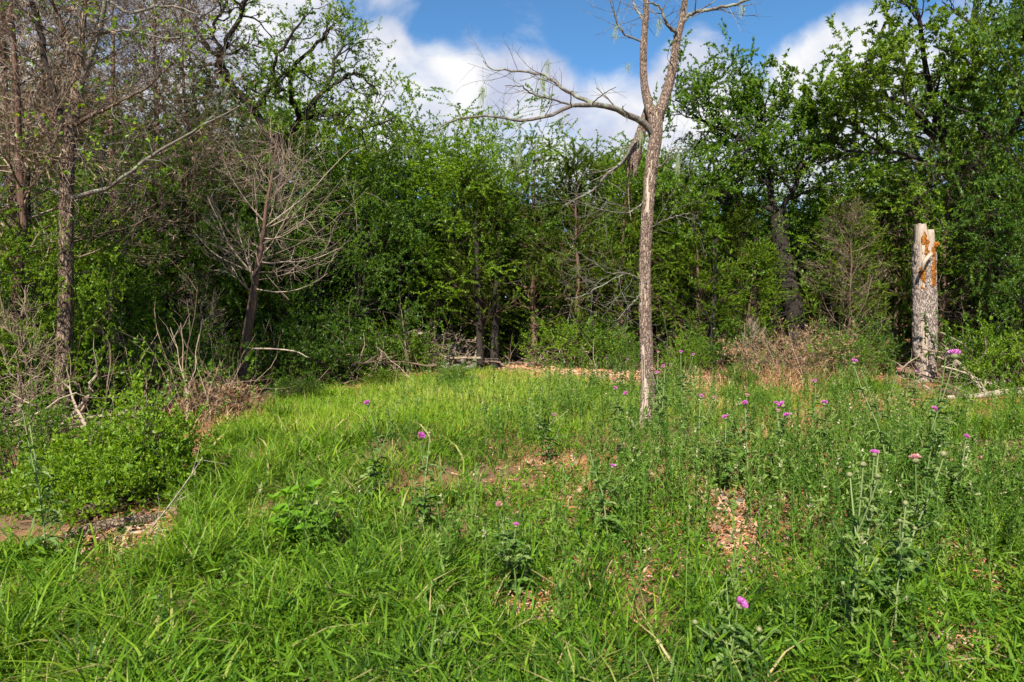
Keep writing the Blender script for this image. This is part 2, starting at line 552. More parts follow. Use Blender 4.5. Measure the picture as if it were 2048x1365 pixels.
# ------------------------------------------------------------------ ground and path
def make_ground():
    xs = np.concatenate([-np.geomspace(600, 16, 14)[:-1], np.arange(-16, 16.01, .2), np.geomspace(16, 600, 14)[1:]])
    ys = np.concatenate([-np.geomspace(300, 2, 10)[:-1], np.arange(-2, 24.01, .2), np.geomspace(24, 900, 16)[1:]])
    X, Y = np.meshgrid(xs, ys)
    v = np.stack([X.ravel(), Y.ravel(), gz(X.ravel(), Y.ravel())], 1)
    nx, ny = len(xs), len(ys)
    i = (np.arange(ny - 1)[:, None] * nx + np.arange(nx - 1)[None, :]).ravel()
    g = Geo()
    g.add(v, None, np.stack([i, i + 1, i + nx + 1, i + nx], 1))
    tag(g.obj('ground', M['ground'], None, True), 'brown leaf littered forest floor under the grass and trees', None, None, 'structure')
make_ground()

PATH_C = smooth_line([on_ground(1420, 772), on_ground(1290, 757), on_ground(1130, 738), on_ground(980, 722), on_ground(890, 703), on_ground(850, 683), on_ground(840, 668)], 60)
def make_path():
    rg = rng_(3)
    c = PATH_C
    T = nrm(np.gradient(c, axis=0))
    S = np.stack([-T[:, 1], T[:, 0], 0 * T[:, 0]], 1)
    w = 1.0 + .25 * np.sin(np.arange(60) * .5) + rg.normal(size=60) * .12
    K = 9
    u = np.linspace(-1, 1, K)
    V = c[:, None, :] + S[:, None, :] * (u[None, :] * w[:, None])[..., None]
    V = V.reshape(-1, 3)
    V[:, 2] = gz(V[:, 0], V[:, 1]) + .012
    i = (np.arange(59)[:, None] * K + np.arange(K - 1)[None, :]).ravel()
    g = Geo()
    g.add(V, None, np.stack([i, i + 1, i + K + 1, i + K], 1))
    tag(g.obj('path', M['path'], None, True), 'reddish mulch path curving into the trees beyond the grass', None, None, 'structure')
make_path()

# ------------------------------------------------------------------ tree kinds (built once, copied after)
def branch_len(P): return np.linalg.norm(np.diff(P, axis=1), axis=2).sum(1)

def leafy_tree(seed, H=6.0, stems=2, leaf='leaf_mid', LL=.06, dens=1.0, bark='bark_dark_shade', low=.12, width=.42, gnarl=.16, per=12, crownlow=None):
    """broad-leaved tree or tall shrub: trunk mesh and crown mesh with its base at the origin"""
    rg = rng_(seed)
    n0 = 12
    P0 = np.zeros((stems, n0, 3))
    for s in range(stems):
        a, lean = rg.random() * 6.28, (.10 + .12 * rg.random()) * (1.6 if stems > 1 else .6)
        t = np.linspace(0, 1, n0)
        wob = np.cumsum(rg.normal(size=(n0, 2)) * .055 * H / 6, axis=0)
        P0[s, :, 0] = np.cos(a) * (lean * t * H * .8 + .05 * stems * .6) + wob[:, 0]
        P0[s, :, 1] = np.sin(a) * (lean * t * H * .8 + .05 * stems * .6) + wob[:, 1]
        P0[s, :, 2] = t * H * (.74 + .12 * rg.random()) - .05
    r0 = .0135 * H * (1.0 if stems == 1 else .75)
    R0 = r0 * np.linspace(1, .22, n0)[None, :] * (1 + .6 * np.exp(-np.linspace(0, 1, n0) * 18))[None, :] * np.ones((stems, 1))
    shape = lambda t: .5 + .72 * np.sin(np.clip((t - low) / (1 - low), 0, 1) * 2.3 + .35)
    P1, R1 = grow(rg, P0, R0, int(15 * (1.5 if stems == 1 else 1)), low, 1, 1.05, H * width, 8, gnarl, .02, .5, shape, .3, .25)
    P2, R2 = grow(rg, P1, R1, 6, .2, 1, .85, H * width * .38, 5, gnarl * 1.5, -.02, .55, None, .4)
    P3, R3 = grow(rg, P2, R2, 5, .2, 1, .9, H * width * .22, 3, .3, -.05, .5, None, .5)
    g = Geo()
    tubes(g, P0, R0, 9)
    tubes(g, P1, R1, 6)
    tr = g.mesh('trunk', M[bark], True)
    g = Geo()
    tubes(g, P2, R2, 4, 1)
    keep = rg.random(len(P3)) < .2
    tubes(g, P3[keep], R3[keep], 3, 1)
    lv = P3[rg.random(len(P3)) < dens]
    if crownlow is not None: lv = lv[lv[:, 0, 2] > crownlow * H * (.7 + .6 * rg.random(len(lv)))]
    leaves(g, rg, lv, per * 2, 0, LL, LL * .62, .9, .1, tri=True)
    return tr, g.mesh('crown', [M[leaf], M[bark]])

def cedar(seed, H=6.0, leaf='cedar', dens=1.0, width=.24, low=.1, per=9, sparse_top=False, dead_low=.25):
    rg = rng_(seed)
    n0 = 14
    t = np.linspace(0, 1, n0)
    P0 = np.zeros((1, n0, 3))
    P0[0, :, :2] = np.cumsum(rg.normal(size=(n0, 2)) * .03, axis=0)
    P0[0, :, 2] = t * H - .05
    R0 = (.014 * H * np.linspace(1, .08, n0) * (1 + .7 * np.exp(-t * 20)))[None, :]
    shape = lambda t: np.clip(1.25 - 1.12 * t, .08, 1) * np.clip(.55 + t * 2.2, 0, 1)
    P1, R1 = grow(rg, P0, R0, 64, low, .99, 1.15, H * width, 7, .1, .07, .32, shape, .35, .22)
    P2, R2 = grow(rg, P1, R1, 8, .18, 1, .65, H * width * .32, 4, .14, .02, .5, None, .45)
    P3, R3 = grow(rg, P2, R2, 3, .3, 1, .5, H * width * .15, 3, .14, .0, .5, None, .45)
    g = Geo()
    tubes(g, P0, R0, 8)
    tubes(g, P1, R1, 4)
    tr = g.mesh('trunk', M['bark_cedar'], True)
    g = Geo()
    tubes(g, P2, R2, 3, 1)
    z = P3[:, 0, 2] / H
    keep = rg.random(len(P3)) < dens * np.clip((z - low) / max(dead_low, .01), .12, 1) * (np.clip(1.35 - z, .2, 1) if sparse_top else 1)
    leaves(g, rg, P3[keep], per * 3, .0, .085, .019, .5, .05, 0, .1, 1.0, .7, .15, tri=True)
    leaves(g, rg, P2[rg.random(len(P2)) < dens * .8], 16, .2, .085, .019, .5, .05, 0, .1, 1.0, .7, tri=True)
    return tr, g.mesh('crown', [M[leaf], M['bark_cedar']])

def dead_cedar(seed, H=6.0, width=.3, n1=46, low=.12, upw=.14, twig='twig_grey', bark='bark_cedar', fine=5, lean=0.0, needles=0.0):
    """dead cedar: bare trunk, limbs and a haze of fine twigs"""
    rg = rng_(seed)
    n0 = 14
    t = np.linspace(0, 1, n0)
    P0 = np.zeros((1, n0, 3))
    P0[0, :, :2] = np.cumsum(rg.normal(size=(n0, 2)) * .035, axis=0)
    P0[0, :, 0] += lean * t ** .8 * H
    P0[0, :, 2] = t * H - .05
    R0 = (.0125 * H * np.linspace(1, .1, n0) * (1 + .6 * np.exp(-t * 20)))[None, :]
    shape = lambda t: np.clip(1.2 - .95 * t, .1, 1)
    P1, R1 = grow(rg, P0, R0, n1, low, .99, 1.15, H * width, 8, .1, upw, .3, shape, .4, .25)
    P2, R2 = grow(rg, P1, R1, 9, .15, 1, .6, H * width * .36, 5, .13, upw * .4, .5, None, .5, rmin=.0028)
    P3, R3 = grow(rg, P2, R2, fine, .15, 1, .6, H * width * .16, 3, .16, .0, .6, None, .5, rmin=.0022)
    g = Geo()
    tubes(g, P0, R0, 10)
    tr = g.mesh('trunk', M[bark], True)
    g = Geo()
    tubes(g, P1, R1, 4, 0, rg.random(len(P1)))
    tubes(g, P2, R2, 3, 0, rg.random(len(P2)))
    tubes(g, P3, R3, 3, 0, rg.random(len(P3)))
    if needles: leaves(g, rg, P3[rg.random(len(P3)) < needles], 5, .0, .08, .014, .8, -.1, 0, .1, .8, .6)
    return tr, g.mesh('crown', [M[twig]])

KIND = {
    'yaupon_a': leafy_tree(11, 6, 3, 'leaf_bright', .053, 1.0, 'bark_dark_shade', .05, .36, per=24),
    'yaupon_b': leafy_tree(12, 6, 3, 'leaf_mid', .053, 1.0, 'bark_dark_shade', .06, .38, per=24),
    'elm': leafy_tree(13, 7, 2, 'leaf_bright', .054, 1.0, 'bark_dark_shade', .30, .38, per=34),
    'dark_tree': leafy_tree(14, 6, 2, 'leaf_dark', .058, 1.0, 'bark_dark_shade', .04, .38, per=30),
    'cedar_a': cedar(21, 6, 'cedar', 1.0, .27, .18, per=9),
    'cedar_b': cedar(22, 6, 'cedar_fresh', 1.0, .29, per=9),
    'cedar_thin': cedar(23, 6, 'cedar', .5, .2, .15, 8, True),
    'dead_a': dead_cedar(31, 7, .32, 56, .28, .06, 'twig_brown', fine=6, needles=.7),
    'dead_b': dead_cedar(32, 6, .32, 46, .2, .10, 'twig_brown', fine=5, needles=.15),
}
SPECIES = {'yaupon_a': ('leafy_tree', 6), 'yaupon_b': ('leafy_tree', 6), 'elm': ('leafy_tree', 7), 'dark_tree': ('leafy_tree', 6),
           'cedar_a': ('cedar_tree', 6), 'cedar_b': ('cedar_tree', 6), 'cedar_thin': ('cedar_tree', 6), 'dead_a': ('dead_tree', 7), 'dead_b': ('dead_tree', 6)}
PROTO = {}
def plant(kind, px, Y, top, label, rz=0., wide=1.0, group=None, cat='tree', name=None):
    """a tree of that kind standing at depth Y under photo column px, its top at photo row top"""
    p = at(px, HOR, Y)
    z = G1(p[0], Y)
    H = at(px, top, Y)[2] - z
    nm, H0 = SPECIES[kind]
    s = H / H0
    if kind not in PROTO:
        o = empty(name or nm, (p[0], Y, z))
        part('trunk', KIND[kind][0], o)
        part('crown', KIND[kind][1], o)
        PROTO[kind] = o
    else:
        o = copy_tree(PROTO[kind])
        o.name = name or nm
        for k in ('label', 'category', 'group'):
            if k in o: del o[k]
    o.location, o.rotation_euler = (p[0], Y, z), (0, 0, rz)
    o.scale = (s * wide, s * wide, s)
    return tag(o, label, cat, group)

F = 'living trees along the edge of the clearing'
D = 'dead cedars along the edge of the clearing'
TREES = [
 # kind, column, depth, top row, label, rotation, width
 ('dead_a', 25, 8.6, -260, 'grey dead cedar thick with fine twigs in the upper left corner', .3, .95, D),
 ('dead_a', -120, 10.5, -200, 'dead cedar cut off by the left edge of the picture', 2.1, .9, D),
 ('dead_b', 235, 12.0, -60, 'brown dead cedar with dark trunk behind the tall forked tree', 1.2, 1.1, D),
 ('dead_b', 385, 14.0, 5, 'thin brown dead cedar below the gnarled oak at upper left', 4.0, 1.0, D),
 ('dead_a', 120, 13.0, -150, 'dead cedar standing just behind the tall forked tree', 5.0, .8, D),
 ('yaupon_a', 35, 8.9, 420, 'bright leafy small tree at the left edge left of the forked trunk', .7, .9, F),
 ('dead_a', 60, 11.8, -220, 'dead cedar with brown twigs half hidden behind the grey one at upper left', 3.9, 1.0, D),
 ('dead_a', 300, 13.2, -90, 'dead cedar whose brown twigs veil the cloud right of the forked tree', 1.0, 1.0, D),
 ('yaupon_a', 200, 9.8, 440, 'bright leafy sapling between the forked trunk and the broad shrub', 3.2, .8, F),
 ('yaupon_a', -45, 8.3, 390, 'bright leafy branches reaching in from the left edge below the dead twigs', 5.2, .8, F),
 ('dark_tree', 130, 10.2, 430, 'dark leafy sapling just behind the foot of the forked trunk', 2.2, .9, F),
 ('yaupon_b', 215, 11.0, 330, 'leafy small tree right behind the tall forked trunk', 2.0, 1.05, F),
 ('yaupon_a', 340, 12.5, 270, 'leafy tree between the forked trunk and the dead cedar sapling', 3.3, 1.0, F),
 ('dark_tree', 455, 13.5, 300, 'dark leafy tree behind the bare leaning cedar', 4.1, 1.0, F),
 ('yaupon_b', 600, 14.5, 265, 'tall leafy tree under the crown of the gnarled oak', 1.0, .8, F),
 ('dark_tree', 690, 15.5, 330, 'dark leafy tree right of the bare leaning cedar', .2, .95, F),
 ('elm', 815, 16.3, 262, 'bright green leafy tree left of the cedars in the middle', .9, 1.15, F),
 ('yaupon_b', 915, 19.5, 285, 'leafy tree with pale twigs above the start of the path', 5.2, .75, F),
 ('cedar_a', 968, 16.2, 350, 'dark olive cedar with two dark trunks at the end of the path', .5, 1.15, F),
 ('cedar_thin', 1065, 16.3, 280, 'thin pointed cedar with see-through top in the middle of the skyline', 2.4, 1.1, F),
 ('cedar_a', 1150, 15.9, 325, 'dense olive cedar left of the bare trunk in the clearing', 3.0, 1.2, F),
 ('cedar_b', 1238, 16.4, 325, 'olive cedar directly behind the bare trunk in the clearing', 1.1, 1.0, F),
 ('cedar_b', 1400, 15.0, 400, 'feathery fresh green cedar right of the bare trunk', 4.4, 1.15, F),
 ('cedar_a', 1345, 15.8, 335, 'cedar peeping out between the bare trunk and the bent oak', 2.2, .9, F),
 ('cedar_a', 1475, 15.4, 400, 'dark cedar in the shade below the bent oak', 5.1, 1.1, F),
 ('cedar_b', 1680, 14.9, 400, 'fresh green cedar right of the bent oak trunk', .2, 1.0, F),
 ('cedar_b', 1498, 14.7, 500, 'young fresh cedar in front of the left side of the bent oak trunk', 1.5, 1.2, F),
 ('cedar_a', 1690, 14.9, 480, 'young dark cedar in front of the right side of the bent oak trunk', 3.5, 1.2, F),
 ('yaupon_b', 1560, 19.0, 340, 'leafy tree filling the gap behind the bent oak', 2.5, .9, F),
 ('dead_b', 1700, 14.3, 420, 'bare twiggy dead cedar left of the broken stump', 2.9, .95, D),
 ('dead_b', 1885, 14.6, 300, 'brown twigged dead cedar rising behind the broken stump', 1.7, 1.2, D),
 ('cedar_a', 1785, 15.2, 370, 'green cedar behind and left of the broken stump', 3.6, 1.05, F),
 ('yaupon_a', 1960, 15.5, 280, 'leafy tree right of the broken stump below the big oak', 4.9, .95, F),
 ('dark_tree', 2040, 12.5, 330, 'dark leafy tree at the right edge beyond the fallen branches', .4, .85, F),
 ('dark_tree', 2085, 12.5, -160, 'tall dark tree cut off by the upper right corner', 1.4, .6, F),
]
for kd, px, Y, top, lb, rz, wd, gp in TREES: plant(kd, px, Y, top, lb, rz, wd, gp)
rg = rng_(77)
BACK = [('dark_tree', -60, 17, 60), ('yaupon_b', 120, 18, 120), ('dark_tree', 300, 19, 180), ('yaupon_b', 470, 19, 150), ('cedar_a', 540, 21, 250), ('dark_tree', 620, 21, 260), ('elm', 740, 22, 300), ('dark_tree', 840, 24, 360),
        ('cedar_b', 1010, 25, 400), ('dark_tree', 1110, 24, 380), ('cedar_a', 1290, 23, 380), ('dark_tree', 1430, 22, 400), ('yaupon_b', 1700, 20, 400), ('dark_tree', 1850, 20, 260), ('elm', 1990, 19, 180), ('dark_tree', 2130, 18, 120)]
BACK += [('elm', 385, 16.5, 240), ('yaupon_b', 545, 17, 300), ('elm', 760, 18, 285), ('yaupon_a', 885, 18.2, 290), ('yaupon_b', 1010, 20, 335), ('elm', 1105, 20, 320), ('yaupon_b', 1295, 19.5, 330), ('elm', 1440, 18.5, 340),
         ('yaupon_a', 1625, 17.5, 370), ('yaupon_b', 1735, 17.5, 345), ('elm', 1850, 17.5, 330), ('yaupon_b', 1930, 18, 180), ('dark_tree', 690, 19, 300), ('cedar_b', 1180, 21, 330)]
ORD = 'first second third fourth fifth sixth seventh eighth ninth tenth eleventh twelfth thirteenth fourteenth fifteenth sixteenth seventeenth eighteenth nineteenth twentieth'.split()
BACK.sort(key=lambda b: b[1])
for i, (kd, px, Y, top) in enumerate(BACK):
    h = len(BACK) // 2
    rank = (ORD[i] + ' from the left') if i < h else (ORD[len(BACK) - 1 - i] + ' from the right')
    nm = {'elm': 'bright leafy tree', 'yaupon_a': 'bright leafy tree', 'yaupon_b': 'mid green leafy tree', 'dark_tree': 'dark leafy tree'}.get(kd, 'cedar')
    plant(kd, px + rg.normal() * 10, Y, top, nm + ' deep in the wood, ' + rank + ' behind the front trees', rg.random() * 6.28, 1.2, 'trees deep in the wood behind the front trees')

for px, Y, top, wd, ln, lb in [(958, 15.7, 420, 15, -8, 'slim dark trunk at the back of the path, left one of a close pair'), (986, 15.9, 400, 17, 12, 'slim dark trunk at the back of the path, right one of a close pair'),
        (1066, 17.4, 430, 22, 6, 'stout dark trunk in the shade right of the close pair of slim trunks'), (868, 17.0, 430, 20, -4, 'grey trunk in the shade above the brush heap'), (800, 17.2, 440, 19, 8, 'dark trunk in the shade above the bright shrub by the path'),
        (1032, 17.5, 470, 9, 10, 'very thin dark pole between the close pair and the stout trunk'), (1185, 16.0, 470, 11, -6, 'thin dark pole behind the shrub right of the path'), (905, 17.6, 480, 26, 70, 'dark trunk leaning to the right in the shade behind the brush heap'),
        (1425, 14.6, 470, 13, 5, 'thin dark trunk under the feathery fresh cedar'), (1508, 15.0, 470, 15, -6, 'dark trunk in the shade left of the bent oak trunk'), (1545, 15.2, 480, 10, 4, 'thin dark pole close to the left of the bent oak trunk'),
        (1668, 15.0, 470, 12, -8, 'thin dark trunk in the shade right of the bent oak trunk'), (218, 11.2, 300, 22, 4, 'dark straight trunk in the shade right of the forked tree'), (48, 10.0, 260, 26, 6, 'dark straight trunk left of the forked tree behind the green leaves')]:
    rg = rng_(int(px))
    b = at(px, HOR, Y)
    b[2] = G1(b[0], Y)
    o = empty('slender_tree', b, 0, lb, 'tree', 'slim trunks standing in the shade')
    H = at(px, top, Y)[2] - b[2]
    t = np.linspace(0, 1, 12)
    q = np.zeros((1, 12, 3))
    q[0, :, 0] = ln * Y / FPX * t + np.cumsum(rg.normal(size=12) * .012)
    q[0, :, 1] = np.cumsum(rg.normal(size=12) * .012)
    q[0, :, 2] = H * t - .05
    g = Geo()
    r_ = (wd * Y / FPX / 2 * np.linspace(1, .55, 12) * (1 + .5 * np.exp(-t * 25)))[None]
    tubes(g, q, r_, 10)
    g.obj('trunk', M['bark_dark_shade'], o, True)
    g = Geo()
    B1, R1 = grow(rg, q, r_, 12, .3, 1, 1.1, .9, 6, .14, .04, .25, None, .5)
    B2, R2 = grow(rg, B1, R1, 5, .2, 1, .7, .35, 4, .15, .02, .5, None, .5)
    tubes(g, B1, R1, 4); tubes(g, B2, R2, 3)
    leaves(g, rg, B2[B2[:, 0, 2] > .5 * H], 14, .1, .055, .033, .9, .1, 1, tri=True)
    g.obj('crown', [M['bark_dark_shade'], M['leaf_mid']], o)

# ------------------------------------------------------------------ gnarled oaks with limbs of their own
def P3(lst, Y):
    return [at(p[0], p[1], Y + (p[2] if len(p) > 2 else 0)) for p in lst]

def limb_tree(name, label, cat, Y, trunk, limbs, bark, leafm, LL, seed, group=None, sub=(7, 6, 5), lens=(1.1, .5, .22), per=12, gnarl=.3, dens=1.0, limb_r=None, up=.04):
    """tree with its main limbs given one by one; each limb is a part"""
    rg = rng_(seed)
    base = P3(trunk[0][:1], Y)[0]
    base[2] = G1(base[0], base[1])
    o = empty(name, base, 0, label, cat, group)
    mpp = Y / FPX
    pts, rad = smooth_line(P3(trunk[0], Y), 24, np.array(trunk[1]) * mpp / 2)
    pts[:, 2] += np.linspace(1, 0, 24) * (base[2] - pts[0, 2] - .05)
    g = Geo()
    tubes(g, (pts - base)[None], rad[None], 12)
    g.obj('trunk', M[bark], o, True)
    LP, LR = [], []
    for pl, wd in limbs:
        p, r = smooth_line(P3(pl, Y), 16, np.array(wd) * mpp / 2 * .8)
        p[1:-1] += rg.normal(size=(14, 3)) * .03
        LP.append(p - base)
        LR.append(r)
        g = Geo()
        tubes(g, (p - base)[None], r[None], 8)
        g.obj('limb', M[bark], o, True)
    LP, LR = np.array(LP), np.array(LR)
    P1, R1 = grow(rg, LP, LR, sub[0], .15, 1, .9, lens[0], 7, gnarl, up, .6, None, .45, .3)
    P2, R2 = grow(rg, P1, R1, sub[1], .2, 1, .8, lens[1], 5, gnarl, up, .6, None, .45, .3)
    Q, RQ = grow(rg, P2, R2, sub[2], .2, 1, .7, lens[2], 3, .2, .02, .6, None, .4)
    g = Geo()
    tubes(g, P1, R1, 5, 1)
    tubes(g, P2, R2, 3, 1)
    tubes(g, Q, RQ, 3, 1)
    leaves(g, rg, Q[rg.random(len(Q)) < dens], per, .1, LL, LL * .66, .9, .1, tri=True)
    g.obj('crown', [M[leafm], M[bark]], o)
    return o

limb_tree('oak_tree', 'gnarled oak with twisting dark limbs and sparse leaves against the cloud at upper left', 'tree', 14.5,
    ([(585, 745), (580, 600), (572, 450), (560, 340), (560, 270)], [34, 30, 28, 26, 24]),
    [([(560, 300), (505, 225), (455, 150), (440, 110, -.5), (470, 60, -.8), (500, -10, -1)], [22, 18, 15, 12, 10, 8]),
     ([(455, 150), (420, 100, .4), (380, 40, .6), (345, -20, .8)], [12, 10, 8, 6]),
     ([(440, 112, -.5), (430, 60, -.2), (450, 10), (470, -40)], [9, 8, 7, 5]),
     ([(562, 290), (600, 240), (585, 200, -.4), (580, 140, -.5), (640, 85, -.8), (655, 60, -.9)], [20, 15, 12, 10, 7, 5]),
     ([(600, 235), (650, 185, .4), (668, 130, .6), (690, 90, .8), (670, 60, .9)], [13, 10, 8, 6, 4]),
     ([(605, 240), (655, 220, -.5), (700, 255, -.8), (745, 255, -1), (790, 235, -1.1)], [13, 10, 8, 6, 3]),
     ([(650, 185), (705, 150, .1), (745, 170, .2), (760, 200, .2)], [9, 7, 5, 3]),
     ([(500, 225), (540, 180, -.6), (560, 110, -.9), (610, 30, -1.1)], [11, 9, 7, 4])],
    'bark_dark_shade', 'leaf_oak', .056, 101, F, (8, 7, 4), (.95, .42, .18), 10, .38, .8)

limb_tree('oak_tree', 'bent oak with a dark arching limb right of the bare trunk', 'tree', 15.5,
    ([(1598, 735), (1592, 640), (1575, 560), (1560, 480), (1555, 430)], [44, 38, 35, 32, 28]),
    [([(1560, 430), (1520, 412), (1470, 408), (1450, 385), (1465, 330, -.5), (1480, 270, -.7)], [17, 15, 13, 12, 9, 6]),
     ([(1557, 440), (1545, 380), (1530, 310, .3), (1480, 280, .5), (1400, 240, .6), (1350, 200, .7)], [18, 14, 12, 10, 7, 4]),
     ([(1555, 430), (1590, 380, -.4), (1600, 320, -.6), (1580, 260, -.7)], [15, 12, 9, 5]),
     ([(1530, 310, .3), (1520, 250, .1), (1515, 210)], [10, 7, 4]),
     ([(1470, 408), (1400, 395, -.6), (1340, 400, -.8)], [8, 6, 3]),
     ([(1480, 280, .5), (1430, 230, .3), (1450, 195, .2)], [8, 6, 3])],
    'bark_dark_shade', 'leaf_mid', .052, 102, F, (12, 7, 5), (1.0, .48, .25), 27, .28, 1.0)

limb_tree('oak_tree', 'big oak with clustered bright leaves filling the upper right sky', 'tree', 14.8,
    ([(2010, 790), (2005, 640), (2000, 500), (1990, 400), (1975, 330)], [36, 32, 30, 28, 26]),
    [([(1985, 350), (1910, 300), (1870, 220, -.3), (1850, 120, -.6), (1830, 20, -.8), (1815, -60, -1)], [24, 18, 14, 11, 8, 5]),
     ([(1980, 330), (1960, 230, .4), (1945, 120, .6), (1950, 0, .8), (1960, -80, .9)], [24, 19, 15, 12, 8]),
     ([(1910, 300), (1830, 220, -.8), (1760, 190, -1), (1700, 170, -1.2)], [13, 10, 7, 3]),
     ([(1900, 290), (1800, 230, .3), (1745, 130, .3), (1770, 50, .2), (1780, 0, 0)], [14, 11, 9, 6, 4]),
     ([(1985, 345), (1880, 320, -.5), (1780, 305, -.6), (1700, 300, -.6), (1650, 270, -.6)], [14, 11, 8, 6, 3]),
     ([(1780, 305, -.6), (1720, 260, -.5), (1660, 225, -.5), (1620, 215, -.5)], [7, 6, 4, 2]),
     ([(1975, 330), (2040, 240, -.5), (2060, 120, -.7), (2040, 0, -.8)], [18, 14, 11, 7]),
     ([(1870, 220, -.3), (1930, 160, -1), (1990, 110, -1.3)], [10, 8, 4])],
    'bark_dark_shade', 'leaf_oak', .072, 103, F, (9, 7, 5), (.95, .48, .24), 20, .3, .9)

# ------------------------------------------------------------------ hero trunks: displaced wood with a shell of bark
def trunk_grid(pts, rad, n, k, ridge=.1, knot=.05, seed=0, zs=3.0, az=6.0, yaw=0.0):
    """rings of a trunk with real relief: (n,k,3) points, outward (n,k,3), angle, arc length"""
    p, r = smooth_line(pts, n, rad)
    s = np.concatenate([[0], np.cumsum(np.linalg.norm(np.diff(p, axis=0), axis=1))])
    T = nrm(np.gradient(p, axis=0))
    e = np.array([math.sin(yaw), math.cos(yaw), 0.])
    U = nrm(np.cross(T, e[None]))                     # first axis: to the right as seen from the clearing
    U = np.where((U @ np.array([e[1], -e[0], 0]))[:, None] < 0, -U, U)
    V = np.cross(T, U)
    V = np.where((V @ e)[:, None] > 0, -V, V)         # second axis: towards the middle of the clearing
    a = np.arange(k) * 2 * math.pi / k
    d = U[:, None] * np.cos(a)[None, :, None] + V[:, None] * np.sin(a)[None, :, None]
    A, S = np.meshgrid(a, s)
    q = np.stack([np.cos(A).ravel() * az / 3, np.sin(A).ravel() * az / 3, S.ravel() * zs + seed * 7.1], 1)
    rel = (1 - np.abs(fbm(q, 4) * 2 - 1)).reshape(n, k)
    big = (fbm(q * np.array([.4, .4, .25]) + 31, 2) - .5).reshape(n, k)
    rr = r[:, None] * (1 + ridge * (rel - .75) + knot * 2 * big)
    return p[:, None] + d * rr[..., None], d, A, S, rr

def grid_faces(n, k):
    idx = np.arange(n * k).reshape(n, k)
    return np.stack([idx[:-1], np.roll(idx[:-1], -1, 1), np.roll(idx[1:], -1, 1), idx[1:]], -1).reshape(-1, 4)

def shell(g, P, d, mask, thick, rough, seed, m=0):
    """bark (or rot) lying on a trunk: proud where mask, tucked under the wood elsewhere, only faces that touch the mask"""
    n, k, _ = P.shape
    q = P.reshape(-1, 3) * np.array([22, 22, 13]) + seed
    h = fbm(q, 3).reshape(n, k)
    off = np.where(mask, thick * (1 + rough * (h - .5) * 2), -.012)
    V = P + d * off[..., None]
    f = grid_faces(n, k)
    keep = mask.ravel()[f].any(1)
    g.add(V, None, f[keep], np.repeat(.5, n * k), m)

def clean(me):
    """drops vertices no face uses"""
    import bmesh
    b = bmesh.new()
    b.from_mesh(me)
    bmesh.ops.delete(b, geom=[v for v in b.verts if not v.link_faces], context='VERTS')
    b.to_mesh(me)
    b.free()

def moss_tuft(rg, L=.25, n=26):
    g = Geo()
    p0 = rg.normal(size=(n, 3)) * np.array([.012, .012, .01])
    t = np.linspace(0, 1, 5)
    P = np.zeros((n, 5, 3))
    P[:] = p0[:, None]
    P[:, :, 2] -= t[None] * L * (.4 + .6 * rg.random((n, 1)))
    P[:, :, :2] += np.cumsum(rg.normal(size=(n, 5, 2)) * .008, axis=1)
    tubes(g, P, np.full((n, 5), .0013), 3, 0, rg.random(n))
    return g.mesh('moss', M['moss'])

